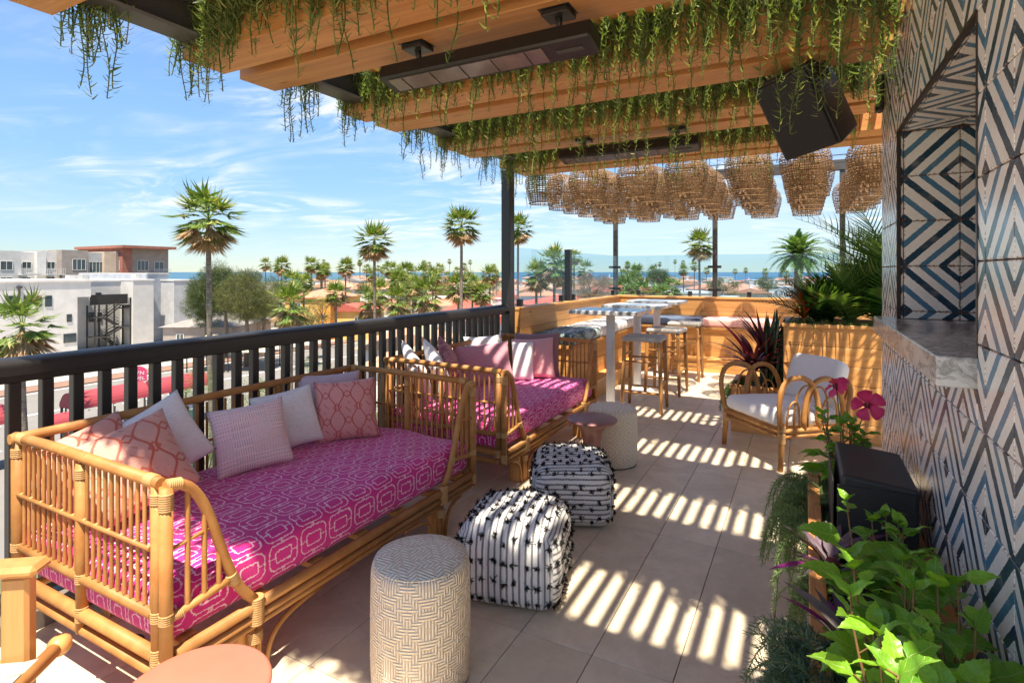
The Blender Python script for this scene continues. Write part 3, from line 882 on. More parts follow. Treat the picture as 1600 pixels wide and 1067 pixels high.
glass(-2.80, -1.30, FY - .056, FY - .044, 1.075, 1.72, 'frameless glass pane behind the navy cushion', [(-2.45, FY - .05), (-1.62, FY - .05)])
glass(-1.20, .42, FY - .056, FY - .044, 1.075, 1.72, 'frameless glass pane behind the pink cushion', [(-.75, FY - .05), (.15, FY - .05)])

# ================================================================ CORNER BENCH
bench = empty('corner_bench', (-2.5, 8.8, 0)); tag(bench, 'L-shaped pine plank bench with high back, seat boards and foot step', 'bench')
def bpart(x0, x1, y0, y1, z0, z1, n='plank', ax=None, m='pine_'):
    dx, dy, dz = x1 - x0, y1 - y0, z1 - z0
    ax = ax or 'xyz'[[dx, dy, dz].index(max(dx, dy, dz))]
    return MB().box(-dx / 2, dx / 2, -dy / 2, dy / 2, -dz / 2, dz / 2, .003).build(n, m + ax, bench, ((x0 + x1) / 2 + 2.5, (y0 + y1) / 2 - 8.8, (z0 + z1) / 2))
BX0, BX1, BXF, BYE = -2.90, -2.74, -2.24, 5.62      # back outer, back face, seat front, near end
BYF, BYB = 8.50, 9.02
for z0, z1 in ((0, .21), (.213, .42), (.423, .63), (.633, .835), (.838, 1.03)):
    bpart(BX0 + .02, BX1, 5.34, BYB - .002, z0, z1)
    bpart(BX0 + .02, 1.6, BYB, BYB + .16, z0, z1)
bpart(BX0 - .01, BX1 + .012, 5.335, BYB - .013, 1.0305, 1.06, 'cap')
bpart(BX0 - .01, 1.6, BYB - .012, BYB + .18, 1.0305, 1.06, 'cap')
for k in range(4):                                     # seat boards
    w4 = (BXF - BX1) / 4
    bpart(BX1 + .001 + k * w4, BX1 + (k + 1) * w4 - .002, BYE, BYB - .003 if k == 0 else BYF + (BYB - BYF) * (1 - k / 4.0) - .003, .60, .635, 'seat_board')
    w5 = (BYB - BYF) / 4
    bpart(BXF - w4 * k * 0 + .001, -.22, BYF + k * w5 + .001, BYF + (k + 1) * w5 - .002, .60, .635, 'seat_board')
for z0, z1 in ((.0, .195), (.198, .395), (.398, .597)):
    bpart(BXF - .06, BXF - .035, BYE + .03, BYF + .05, z0, z1, 'plank')
    bpart(BXF - .034, -.24, BYF + .035, BYF + .06, z0, z1, 'plank')
    bpart(BX1 + .002, BXF - .061, BYE + .03, BYE + .055, z0, z1, 'plank')
bpart(BXF - .034, BXF + .14, BYE + .05, BYF - .16, .175, .205, 'step_board'); bpart(BXF + .10, BXF + .125, BYE + .06, BYF - .17, .0, .1745, 'step_riser')
bpart(BXF + .141 - .175, -.24, BYF - .159, BYF + .034, .175, .205, 'step_board'); bpart(BXF + .10, -.25, BYF - .145, BYF - .12, .0, .1745, 'step_riser')
def cushion(w_, d_, h_, loc, m, label, seed, rz=0):
    me = weld(rbox(w_, d_, h_, .035, 8, .012, .003, seed).mesh('bench_cushion'))
    o = link('bench_cushion', me, m, None, loc, (0, 0, rz)); tag(o, label, 'cushion', 'cushions along the corner bench'); return o
cushion(.49, .92, .125, (-2.487, 6.10, .636), 'bench_teal', 'teal tie-dyed bench cushion at the open end of the bench', 1)
cushion(.49, 1.85, .125, (-2.487, 7.50, .636), 'bench_white', 'white bench cushion with faint grey stripes beside the teal one', 2)
cushion(1.10, .49, .125, (-1.92, 8.76, .636), 'bench_navy', 'navy blue bench cushion in the corner of the bench', 3)
cushion(1.02, .49, .125, (-.84, 8.76, .636), 'bench_pink', 'blush pink bench cushion next to the navy one', 4)

# ================================================================ PLANTERS
def planter(name, x0, x1, y0, y1, z1, rows, label, m='pine_', capw=.05, open_to=None):
    p = empty(name, ((x0 + x1) / 2, (y0 + y1) / 2, 0)); tag(p, label, 'planter'); ox, oy = p.location.x, p.location.y
    def bp(a, b, c, d, e, f, n='plank'):
        L = [b - a, d - c, f - e]; ax = 'xyz'[L.index(max(L))]
        MB().box(-L[0] / 2, L[0] / 2, -L[1] / 2, L[1] / 2, -L[2] / 2, L[2] / 2, .0025).build(n, m + ax, p, ((a + b) / 2 - ox, (c + d) / 2 - oy, (e + f) / 2))
    hh = (z1 - .03) / rows
    for k in range(rows):
        e, f = k * hh + (.0 if k == 0 else .0015), (k + 1) * hh - .0015
        bp(x0, x1, y0, y0 + .022, e, f); bp(x0, x1, y1 - .022, y1, e, f)
        bp(x0, x0 + .022, y0 + .0225, y1 - .0225, e, f); bp(x1 - .022, x1, y0 + .0225, y1 - .0225, e, f)
    zc = z1 - .03
    bp(x0 - .012, x1 + .012, y0 - .012, y0 + capw, zc, z1, 'cap'); bp(x0 - .012, x1 + .012, y1 - capw, y1 + .012, zc, z1, 'cap')
    bp(x0 - .012, x0 + capw, y0 + capw + .001, y1 - capw - .001, zc, z1, 'cap'); bp(x1 - capw, x1 + .012, y0 + capw + .001, y1 - capw - .001, zc, z1, 'cap')
    MB().box(x0 + .023 - ox, x1 - .023 - ox, y0 + .023 - oy, y1 - .023 - oy, z1 - .12, z1 - .05).build('soil', 'soil', p)
    return p
planter('planter_box', .022, .360, .30, 2.98, .50, 4, 'long cedar planter box along the foot of the tiled wall', 'cedar_', .035)
planter('planter_box', -.17, 1.45, 5.46, 6.25, .995, 6, 'tall pine plank planter behind the rattan armchair', 'pine_', .04)
planter('planter_box', -.60, -.195, 5.38, 5.95, .42, 2, 'low pine planter holding the dark red plant', 'pine_', .03)

# ================================================================ RATTAN DAYBEDS
def wrap_mesh(r, h, n=12, rings=6):
    pr = [(r * .9, 0)]
    for k in range(rings):
        z = h * (k + .5) / rings; pr += [(r, z - h / rings * .34), (r + .0016, z), (r, z + h / rings * .34), (r - .0010, z + h / rings * .5)]
    pr[-1] = (r * .9, h)
    return MB().lathe(pr, n).mesh('binding')
def rot_to(d):
    return Vector((0, 0, 1)).rotation_difference(Vector(d).normalized()).to_euler()
DL, DD = 1.82, 1.0
def make_daybed():
    root = empty('daybed')
    F, B = DD / 2, -DD / 2                    # front +x, back -x
    Zt, Zl, Zs = .800, .395, .285             # top rail, lower rail, seat frame
    P = lambda mb, n, m='rattan': mb.build(n, m, root)
    wr = {}
    def wrap(c, d, r, h, rings=6):
        k = (round(r, 4), round(h, 3), rings)
        if k not in wr: wr[k] = wrap_mesh(r, h, 12, rings)
        d = Vector(d).normalized(); c = Vector(c) - d * (h / 2)
        link('binding', wr[k], 'rattan_wrap', root, c, rot_to(d))
    sp_me = {}
    def spindle(a, b, r=.0066):
        a, b = Vector(a), Vector(b); L = (b - a).length; k = (round(L, 3), r)
        if k not in sp_me: sp_me[k] = MB().tube([(0, 0, 0), (0, 0, L * .5), (0, 0, L)], r, 7, False).mesh('spindle')
        link('spindle', sp_me[k], 'rattan', root, a, rot_to(b - a))
    for s in (-1, 1):
        y = s * (DL / 2 - .03)
        # posts
        P(MB().tube([(B + .03, y, .20), (B + .03, y, Zt)], .0245, 12), 'post')
        P(MB().tube([(0.0, y, .21), (0.0, y, Zt - .01)], .0185, 12), 'post')
        P(MB().tube([(F - .050, y, .235), (F - .050, y, Zt - .005)], .0185, 12), 'post')
        P(MB().tube([(F - .012, y - s * .004, .205), (F - .012, y - s * .004, Zt - .004)], .0195, 12), 'post')
        # rails across the end
        P(MB().tube([(B + .0, y, Zt + .012), (-.2, y, Zt + .016), (F - .03, y, Zt + .004)], .0185, 12), 'end_rail')
        P(MB().tube([(B + .05, y, Zl), (F - .07, y, Zl)], .0165, 10), 'end_rail')
        P(MB().tube([(B + .05, y, .272), (F - .06, y, .272)], .0205, 10), 'end_rail')
        P(MB().tube([(B + .05, y, .218), (F - .06, y, .218)], .016, 10), 'end_rail')
        P(MB().tube([(B + .05, y + s * .011, .60), (F - .07, y + s * .011, .60)], .0075, 7), 'cross_cane')
        for k in range(23):
            x = B + .075 + (DD - .155) * k / 22
            if abs(x) < .03: continue
            spindle((x, y, Zl + .018), (x, y, Zt - .008)); 
            if k % 2 == 0: wrap((x, y + s * .006, .60), (1, 0, 0), .0095, .010, 2)
        for x in (B + .03, 0.0, F - .050):
            rr_ = .0255 if x < -.1 else .0198; wrap((x, y, Zl), (0, 0, 1), rr_, .034, 5); wrap((x, y, .272), (0, 0, 1), rr_, .05, 7)
            wrap((x, y, Zt - .045), (0, 0, 1), rr_, .034, 5)
        wrap((F - .012, y - s * .004, Zt - .05), (0, 0, 1), .0208, .055, 8); wrap((F - .012, y - s * .004, Zl), (0, 0, 1), .0206, .032, 5)
        wrap((F - .012, y - s * .004, .245), (0, 0, 1), .0206, .055, 8)
        wrap((B + .06, y, Zt + .012), (1, 0, 0), .0197, .055, 8); wrap((F - .08, y, Zt + .006), (1, 0, 0), .0197, .045, 7)
        # the wing sweeping down to the front rail
        y1 = s * (DL / 2 - .335)
        wing = bez((F - .012, y, Zt - .002), (F - .012, y - s * .17, Zt + .012), (F - .012, y1 + s * .155, .44), (F - .008, y1, .300), 18)
        P(MB().tube(wing, .0165, 11), 'arm_wing')
        P(MB().tube([(F - .012, y - s * .02, Zl - .005), (F - .01, y1 + s * .075, Zl + .02)], .0125, 9), 'wing_rail')
        P(MB().tube([(F - .012, y - s * .02, .60), (F - .012, y1 + s * .135, .618)], .0065, 7), 'cross_cane')
        wrap(wing[1], wing[2] - wing[0], .0177, .045, 7); wrap((F - .01, y1 + s * .082, Zl + .018), wing[14] - wing[12], .0185, .04, 6)
        wrap((F - .012, y - s * .035, Zl - .004), (0, 1, 0), .0138, .035)
        for k, yy in enumerate((.07, .125, .175)):
            q = y - s * yy
            best = min(wing, key=lambda p: abs(p.y - q)); spindle((F - .012, q, Zl + .004 + yy * .07), (F - .012, q, best.z - .012), .0085)
        # bindings where wing meets the frame, legs and brackets below
        wrap((F - .008, y1 - s * .008, .258), (0, 0, 1), .0265, .095, 12)
        yl = y1 - s * .012
        P(MB().box(F - .115, F - .04, yl + s * .03 - .024, yl + s * .03 + .024, 0, .195, .004), 'leg', 'pine_z')
        P(MB().box(B + .06, B + .13, yl + s * .03 - .024, yl + s * .03 + .024, 0, .195, .004), 'leg', 'pine_z')
        P(MB().tube([(F - .022, yl + s * .0125, 0), (F - .022, yl + s * .0125, .20)], .0125, 9), 'leg_cane')
        P(MB().tube([(F - .022, yl - s * .0125, 0), (F - .022, yl - s * .0125, .20)], .0125, 9), 'leg_cane')
        P(MB().tube(bez((F - .022, yl - s * .048, 0), (F - .022, yl - s * .048, .12), (F - .022, yl - s * .075, .175), (F - .022, yl - s * .30, .182), 12), .0098, 8), 'bracket')
        P(MB().tube(bez((F - .022, yl + s * .048, 0), (F - .022, yl + s * .048, .14), (F - .022, yl + s * .10, .18), (F - .022, yl + s * .20, .182), 12), .0098, 8), 'bracket')
        wrap((F - .022, yl, .160), (0, 0, 1), .0265, .04, 6)
    # back
    xb = B + .03
    P(MB().tube([(xb, -DL / 2, Zt + .012), (xb, 0, Zt + .018), (xb, DL / 2, Zt + .012)], .0195, 12), 'back_rail')
    P(MB().tube([(xb, -DL / 2 + .05, .30), (xb, DL / 2 - .05, .30)], .016, 10), 'back_rail')
    P(MB().tube([(xb, -DL / 2 + .05, .225), (xb, DL / 2 - .05, .225)], .017, 10), 'back_rail')
    P(MB().tube([(xb + .012, -DL / 2 + .05, .60), (xb + .012, DL / 2 - .05, .60)], .0075, 7), 'cross_cane')
    for k in range(34):
        y = -DL / 2 + .085 + (DL - .17) * k / 33
        spindle((xb, y, .318), (xb, y, Zt - .008))
        if k % 3 == 0: wrap((xb + .006, y, .60), (0, 1, 0), .0095, .010, 2)
    for y in (-.30, .30): P(MB().tube([(xb, y, .225), (xb, y, Zt)], .016, 10), 'post')
    # front rails
    P(MB().tube([(F - .012, -DL / 2 + .06, .272), (F - .012, DL / 2 - .06, .272)], .0195, 12), 'front_rail')
    P(MB().tube([(F - .010, -DL / 2 + .06, .232), (F - .010, DL / 2 - .06, .232)], .0135, 10), 'front_rail')
    P(MB().tube([(F - .014, -DL / 2 + .06, .204), (F - .014, DL / 2 - .06, .204)], .0115, 10), 'front_rail')
    for k in range(7):
        y = -DL / 2 + .12 + (DL - .24) * k / 6
        P(MB().box(B + .05, F - .04, y - .03, y + .03, .262, .284, .002), 'support_slat', 'pine_x')
    me = weld(rbox(DD - .075, DL - .085, .175, .045, 11, .022, .0045, 5).mesh('mattress'))
    mt = link('mattress', me, 'magenta_print', root, (0.0, 0, .288)); mt['label'] = 'magenta mattress with a pale chain-link print'
    return root
day1 = make_daybed(); day1.location = (-2.205, 1.86, 0)
tag(day1, 'rattan daybed with magenta mattress beside the two woven poufs, coral pillows at its open end', 'daybed', 'rattan daybeds along the railing')
day2 = copy_tree(day1); day2.location = (-2.205, 3.99, 0); day2.rotation_euler = (0, 0, 0)
day2['label'] = 'rattan daybed with magenta mattress next to the corner bench, mauve pillow at its end'

def pillow_me(W, H, T, seed, n=22):
    g = np.random.default_rng(seed); mb = MB(); ph = g.uniform(0, 6.28, 8)
    for sd in (1, -1):
        vv = []; ff = []; uu = []
        for i in range(n + 1):
            for j in range(n + 1):
                u, v = -1 + 2 * i / n, -1 + 2 * j / n
                ex = 1 - .075 * (1 - v * v) * abs(u) ** 3; ey = 1 - .075 * (1 - u * u) * abs(v) ** 3
                t = ((1 - u * u) * (1 - v * v)) ** .42
                wr = .06 * t * (math.sin(3.1 * u + 2.2 * v + ph[0]) + .6 * math.sin(5.5 * v - 3.1 * u + ph[1]) + .45 * math.sin(9 * u * v + ph[2]))
                vv.append((W / 2 * u * ex, H / 2 * v * ey, sd * (T / 2) * t * (1 + wr * 1.4)))
        for i in range(n):
            for j in range(n):
                q = [i * (n + 1) + j, (i + 1) * (n + 1) + j, (i + 1) * (n + 1) + j + 1, i * (n + 1) + j + 1]
                if sd < 0: q.reverse()
                ff.append(tuple(q)); uu.append(tuple(((k // (n + 1)) / n * W, (k % (n + 1)) / n * H) for k in q))
        mb.add(vv, ff, True, uu)
    return weld(mb.mesh('pillow'), 2e-4)
def pillow(loc, face, W, H, T, m, label, seed, roll=0.0, lean=15):
    """loc: middle of the bottom edge, face: horizontal direction (deg) the front looks at"""
    me = pillow_me(W, H, T, seed)
    o = link('throw_pillow', me, m)
    a = R(face)
    fwd = Vector((math.cos(a), math.sin(a), 0)); up = Vector((0, 0, 1))
    side = up.cross(fwd)
    n = (fwd * math.cos(R(lean)) + up * math.sin(R(lean))).normalized(); u2 = n.cross(side).normalized()
    M = Matrix((side, u2, n)).transposed()
    M = M @ Matrix.Rotation(R(roll), 3, 'Z')
    hz = max((M @ Vector((sx * W / 2, sy * H / 2, 0))).z for sx in (-1, 1) for sy in (-1, 1))
    c = Vector(loc) + Vector((0, 0, hz * .97 - .005)) + Vector((0, 0, 0))
    o.matrix_world = Matrix.Translation(c) @ M.to_4x4()
    tag(o, label, 'pillow', 'throw pillows on the daybeds'); return o
MZ = .482
# daybed by the poufs: three at the near end, four along the back
pillow((-2.58, 1.17, MZ), -24, .36, .34, .13, 'pillow_coral', 'coral wave-patterned pillow in the rear corner of the daybed', 1, 22, 34)
pillow((-2.55, 1.43, MZ), -14, .36, .34, .11, 'pillow_white', 'grey-white pillow wedged between two coral ones', 2, 24, 20)
pillow((-2.38, 1.23, MZ), -28, .38, .37, .15, 'pillow_coral', 'coral wave-patterned pillow tipped on its corner against the daybed end', 3, 22, 36)
pillow((-2.42, 1.80, MZ), -26, .355, .335, .14, 'pillow_pink_mud', 'pale pink mud-cloth pillow with dotted blocks', 4, 5, 26)
pillow((-2.52, 2.10, MZ), -20, .345, .33, .13, 'pillow_white', 'white textured pillow leaning behind the mud-cloth one', 5, 6, 24)
pillow((-2.55, 2.44, MZ), -32, .375, .37, .12, 'pillow_lilac', 'plain lilac pillow behind the rose wave-patterned one', 6, 0, 14)
pillow((-2.38, 2.40, MZ), -38, .36, .355, .14, 'pillow_rose', 'rose pillow with red ogee lines and diamonds', 7, 1, 20)
# daybed by the bench
pillow((-2.56, 3.30, MZ), 40, .38, .38, .12, 'pillow_white', 'white pillow standing nearest the end of the far daybed', 8, 30, 26)
pillow((-2.48, 3.46, MZ), 40, .38, .38, .12, 'pillow_white', 'white pillow next to the lace pillow on the far daybed', 9, 34, 26)
pillow((-2.50, 3.66, MZ), 35, .38, .38, .12, 'pillow_lace', 'rust-red lace pillow leaning on the daybed back', 10, 30, 24)
pillow((-2.48, 4.14, MZ), -35, .54, .36, .14, 'pillow_dotted', 'wide raspberry pillow with a fine dotted weave', 11, 2, 20)
pillow((-2.60, 4.34, MZ), -30, .40, .40, .12, 'pillow_white', 'white pillow hidden behind the dotted raspberry pillow', 12, 0, 8)
pillow((-2.26, 4.45, MZ), -62, .20, .36, .10, 'pillow_white', 'narrow white pillow between the dotted and the pink one', 13, 0, 18)
pillow((-2.22, 4.58, MZ), -66, .40, .39, .13, 'pillow_pink', 'plain salmon pink pillow leaning on the mauve one', 14, 3, 26)
pillow((-2.24, 4.70, MZ), -72, .44, .43, .13, 'pillow_mauve', 'plain mauve brown pillow against the far daybed end', 15, 2, 24)

# ================================================================ POUFS, WOVEN STOOLS, MUSHROOM TABLES
def make_pouf(loc, rz, seed, label, turn, lines):
    p = empty('pouf', loc, rz); tag(p, label, 'pouf', 'black and white poufs')
    S = .45; mb = rbox(S, S, .345, .08, 10, .030, .008, seed)
    me = weld(mb.mesh('cover'))
    if turn:
        uvl = me.uv_layers[0].data
        for q in uvl: q.uv = (q.uv[1], q.uv[0])
    link('cover', me, 'pouf_cloth', p)
    g = np.random.default_rng(seed)
    # tufts sit on a jittered lattice over top and sides
    pos = []; nor = []
    me.calc_loop_triangles()
    vs_ = np.array([v.co[:] for v in me.vertices]); ns = np.array([v.normal[:] for v in me.vertices])
    H = S / 2
    def add(pt, nn):
        k = np.argmin(((vs_ - pt) ** 2).sum(1)); pos.append(vs_[k] * .35 + pt * .65 if False else vs_[k]); nor.append(ns[k])
    for a in range(9):
        for b in range(6):
            x = -.185 + .046 * a; y = -.18 + .072 * b + (.03 if a % 2 else 0)
            if lines: x, y = y, x
            add(np.array([x, y, .37]), None)
    for f in range(4):
        for a in range(9):
            for b in range(4):
                s = -.195 + .049 * a; z = .05 + .085 * b + (.03 if (a % 2 and lines) else 0) + g.uniform(-.008, .008)
                pt = [(H, s, z), (-H, s, z), (s, H, z), (s, -H, z)][f]
                add(np.array(pt), None)
    pos = np.array(pos); nor = np.array(nor)
    rt = ribbon_t(.017, .0058, 2, -.3, .6); d = []; T = []
    for c, n in zip(pos, nor):
        for k in range(30):
            v = n * g.uniform(.2, .9) + g.normal(size=3) * .8 + np.array([0, 0, -.25]); d.append(v); T.append(c + g.normal(size=3) * .0042)
    V, F = inst(rt[0], rt[1], frames(np.array(d), roll=g.uniform(0, 6.28, len(d)), scale=g.uniform(.55, 1.1, len(d))), np.array(T))
    o = link('yarn_tufts', np_mesh('yarn_tufts', V, F), 'black_yarn', p); o['kind'] = 'stuff'
    return p
make_pouf((-1.185, 2.27, 0), R(14), 3, 'black and white pouf with lines running down its sides, beside the nearer woven stool', False, 0)
make_pouf((-1.24, 3.09, 0), R(24), 4, 'black and white pouf with lines running round its sides, below the plum table', True, 1)

def woven_stool(loc, r, h, label, rz):
    o = empty('woven_stool', loc, rz); tag(o, label, 'stool', 'round woven drum stools')
    pr = [(r * .93, 0), (r * .985, .02), (r, .10), (r * 1.0, h * .6), (r * .985, h - .035), (r * .965, h - .014), (r * .93, h - .003)]
    MB().lathe(pr[:], 56).build('drum', 'woven_side', o)
    MB().lathe([(r * .935, h - .0035), (r * .93, h), (r * .6, h + .004), (0.0001, h + .005)], 56).build('top', 'woven_top', o)
    MB().lathe([(r * .90, -.0), (r * .96, .002), (r * .96, .008), (r * .90, .009)], 40).build('foot_ring', 'black_plastic', o)
woven_stool((-1.22, 1.594, 0), .178, .43, 'cream woven drum stool close to the front daybed, sun on its rim', 0)
woven_stool((-1.30, 4.07, 0), .188, .42, 'cream woven drum stool behind the plum mushroom table', 1.0)
def mushroom(loc, m, label):
    o = empty('mushroom_table', loc); tag(o, label, 'side table', 'small mushroom-shaped side tables')
    MB().lathe([(.0001, .398), (.05, .398), (.125, .402), (.168, .411), (.1745, .4175), (.1755, .424), (.172, .429), (.165, .4315), (.0001, .4325)], 56).build('top', m, o)
    MB().lathe([(.10, 0), (.104, .004), (.100, .03), (.080, .10), (.066, .18), (.062, .26), (.070, .33), (.095, .375), (.135, .402), (.1345, .404)], 44).build('stem', m, o)
mushroom((-1.315, .82, 0), 'terracotta_pink', 'salmon pink mushroom-shaped side table beside the wooden lounge chair')
mushroom((-1.315, 3.655, 0), 'plum_clay', 'plum brown mushroom-shaped side table behind the far pouf')

# ================================================================ BAR TABLES AND STOOLS
def bar_table(loc, label):
    t = empty('bar_table', loc); tag(t, label, 'bar table', 'stone-topped bar tables along the bench')
    MB().box(-.37, .37, -.30, .30, 1.005, 1.045, .004).build('table_top', 'table_stone', t)
    MB().box(-.20, .20, -.20, .20, .993, 1.0045, .002).build('mounting_plate', 'white_steel', t)
    MB().lathe([(.047, .014), (.047, .993)], 28).build('column', 'white_steel', t)
    b = MB().lathe([(.235, .0), (.238, .003), (.237, .008), (.225, .013), (.06, .017), (.0475, .019)], 48).build('base', 'white_steel', t)
bar_table((-1.855, 5.75, 0), 'bar table with grey stone top and white column near the far daybed')
bar_table((-1.855, 6.82, 0), 'bar table with grey stone top and white column, middle of the row')
bar_table((-1.865, 7.89, 0), 'bar table with grey stone top and white column by the navy cushion')
def make_stool():
    s = empty('bar_stool'); hs = .185
    me = weld(rbox(.41, .39, .05, .018, 8, .004, .0, 2).mesh('seat')); link('seat', me, 'stool_weave', s, (0, 0, .725))
    top = {}; 
    for sx in (-1, 1):
        for sy in (-1, 1):
            a = Vector((sx * .178, sy * .166, .735)); b = Vector((sx * .202, sy * .186, 0)); top[(sx, sy)] = (a, b)
            MB().tube([b, b.lerp(a, .25), b.lerp(a, .9), a], [.0155, .021, .0215, .020], 10).build('leg', 'teak', s)
    def at_(k, z): a, b = top[k]; return b.lerp(a, z / .735)
    for (p, q, zs) in (((-1, -1), (1, -1), (.20, .52)), ((-1, 1), (1, 1), (.20, .52)), ((-1, -1), (-1, 1), (.28, .58)), ((1, -1), (1, 1), (.28, .58))):
        for z in zs: MB().tube([at_(p, z), at_(q, z)], .011, 8).build('stretcher', 'teak', s)
    return s
st = make_stool(); st.location = (-1.505, 5.83, 0); st.rotation_euler.z = R(4)
tag(st, 'teak bar stool with woven seat at the table near the far daybed', 'bar stool', 'teak bar stools with woven seats')
s2 = copy_tree(st); s2.location = (-1.48, 6.75, 0); s2.rotation_euler.z = R(-3); s2['label'] = 'teak bar stool with woven seat at the middle table'
s3 = copy_tree(st); s3.location = (-1.44, 7.72, 0); s3.rotation_euler.z = R(2); s3['label'] = 'teak bar stool with woven seat nearest the pink cushion'

# ================================================================ RATTAN ARMCHAIR
ch = empty('rattan_armchair', (-.381, 4.6975, 0), R(-48.3)); tag(ch, 'rattan armchair with looped arms and white cushions by the tall planter', 'armchair')
cp = lambda mb, n, m='cane_dark': mb.build(n, m, ch)
W2, DC = .335, .62
for s in (-1, 1):
    x = s * W2
    cp(MB().tube([(x, 0, 0), (x * .985, .012, .20), (x * .97, .02, .345)], [.019, .022, .024], 11), 'leg')
    cp(MB().tube([(x * .95, DC, 0), (x * .96, DC - .03, .20), (x * .96, DC - .05, .345)], [.019, .021, .022], 11), 'leg')
    h1 = bez((x * .97, .01, .30), (x * 1.09, -.06, .58), (x * 1.05, .00, .69), (x * 1.03, .16, .675), 12) + bez((x * 1.03, .16, .675), (x * 1.03, .30, .66), (x * .98, .34, .52), (x * .97, .34, .29), 10)[1:]
    h2 = bez((x * .97, .21, .29), (x * .98, .20, .52), (x * 1.04, .24, .66), (x * 1.03, .38, .66), 10) + bez((x * 1.03, .38, .66), (x * 1.03, .50, .655), (x * .99, .555, .52), (x * .97, .565, .30), 10)[1:]
    cp(MB().tube(h1, .0195, 11), 'arm_hoop'); cp(MB().tube(h2, .0195, 11), 'arm_hoop')
    for (a, b, zt) in ((.06, .17, .50), (.12, .33, .615), (.24, .42, .60), (.36, .50, .52)):
        arc = [(x * (.975 + .04 * math.sin(math.pi * k / 14)), a + (b - a) * (1 - math.cos(math.pi * k / 14)) / 2, .30 + (zt - .30) * math.sin(math.pi * k / 14) ** .6) for k in range(15)]
        cp(MB().tube(arc, .0075, 7), 'inner_hoop')
    cp(MB().tube([(x * .97, .0, .285), (x * .97, DC - .03, .285)], .018, 9), 'side_rail'); cp(MB().tube([(x * .97, .02, .245), (x * .97, DC - .03, .245)], .014, 9), 'side_rail')
    link('binding', wrap_mesh(.027, .07, 12, 7), 'rattan_wrap', ch, (x * .975, .016, .20))
    link('binding', wrap_mesh(.028, .04, 12, 4), 'rattan_wrap', ch, (x * .97, .02, .285))
for z, r in ((.285, .019), (.245, .014)):
    cp(MB().tube([(-W2 * .97, .01, z), (W2 * .97, .01, z)], r, 9), 'front_rail'); cp(MB().tube([(-W2 * .95, DC - .04, z), (W2 * .95, DC - .04, z)], r, 9), 'back_rail')
bk = bez((-W2 * .93, DC - .04, .29), (-W2 * .96, DC + .05, .56), (-W2 * .8, DC + .10, .655), (0, DC + .10, .65), 10) + bez((0, DC + .10, .65), (W2 * .8, DC + .10, .655), (W2 * .96, DC + .05, .56), (W2 * .93, DC - .04, .29), 10)[1:]
cp(MB().tube(bk, .02, 11), 'back_hoop')
for k in range(-3, 4): cp(MB().tube([(k * .085, DC - .04, .29), (k * .085, DC + .06, .62 - abs(k) * .012)], .008, 7), 'back_cane')
sme = weld(rbox(.60, .60, .115, .045, 9, .018, .003, 21).mesh('seat_cushion')); link('seat_cushion', sme, 'white_canvas', ch, (0, .285, .302), (R(-2), 0, 0))
bme = weld(rbox(.52, .12, .36, .05, 9, .02, .003, 22).mesh('back_cushion')); link('back_cushion', bme, 'white_canvas', ch, (0, DC - .08, .405), (R(-20), 0, 0))

# ================================================================ WOODEN LOUNGE CHAIR (cut by the frame)
lc = empty('lounge_chair', (-2.0, .315, 0), R(-54)); tag(lc, 'wooden lounge chair with flat arm and woven strap seat beside the salmon table', 'chair')
lp = lambda mb, n, m='oiled_wood': mb.build(n, m, lc)
# local: +y is the front of the chair, x across
for s in (-1, 1):
    x = s * .30
    for (y, zt) in ((.27, .60), (-.27, .62)):
        lp(MB().box(x - .022, x + .022, y - .036, y + .036, 0, zt - .0, .009), 'leg')
    lp(MB().box(x - .036, x + .036, -.36, .36, zt - .019, zt + .008, .012) if False else MB().box(x - .040, x + .040, -.37, .335, .6205 - .02, .632, .012), 'armrest')
    lp(MB().box(x - .018, x + .018, -.30, .30, .315, .355, .006), 'side_rail')
for y, r in ((.345, .020), (-.30, .020)):
    lp(MB().tube([(-.335, y, .36), (.335, y, .36)], r, 14), 'seat_bar')
    for s in (-1, 1): lp(MB().lathe([(.0001, -.03), (.018, -.026), (.029, -.008), (.030, .010), (.020, .028), (.0001, .034)], 16, (s * .345, y, .36), M=Matrix.Rotation(R(90 * s), 4, 'Y')), 'knob')
for k in range(8):
    x = -.235 + .067 * k
    pts = [(x - .027, x + .027)]
    mb = MB(); n = 16
    for i in range(n):
        y0, y1 = -.30 + .645 * i / n, -.30 + .645 * (i + 1) / n
        z = lambda y: .3805 - .03 * (1 - ((y - .022) / .32) ** 2) + (.003 if (int((y + .3) / .075) + k) % 2 else -.001)
        mb.add([(x - .028, y0, z(y0)), (x + .028, y0, z(y0)), (x + .028, y1, z(y1)), (x - .028, y1, z(y1))], [(0, 1, 2, 3)])
    o = lp(mb, 'strap', 'strap'); o.modifiers.new('s', 'SOLIDIFY').thickness = .003
for k in range(8):
    y = -.25 + .075 * k; zz = .3805 - .03 * (1 - ((y - .022) / .32) ** 2)
    o = lp(MB().box(-.265, .265, y - .029, y + .029, zz + .0005, zz + .0035), 'strap', 'strap')
for z in (.66, .74, .82): lp(MB().box(-.28, .28, -.40 - (z - .6) * .3, -.38 - (z - .6) * .3, z - .03, z + .03, .008), 'back_slat')
for s in (-1, 1): lp(MB().tube([(s * .27, -.28, .38), (s * .27, -.37, .62), (s * .27, -.46, .88)], .017, 8), 'back_post')

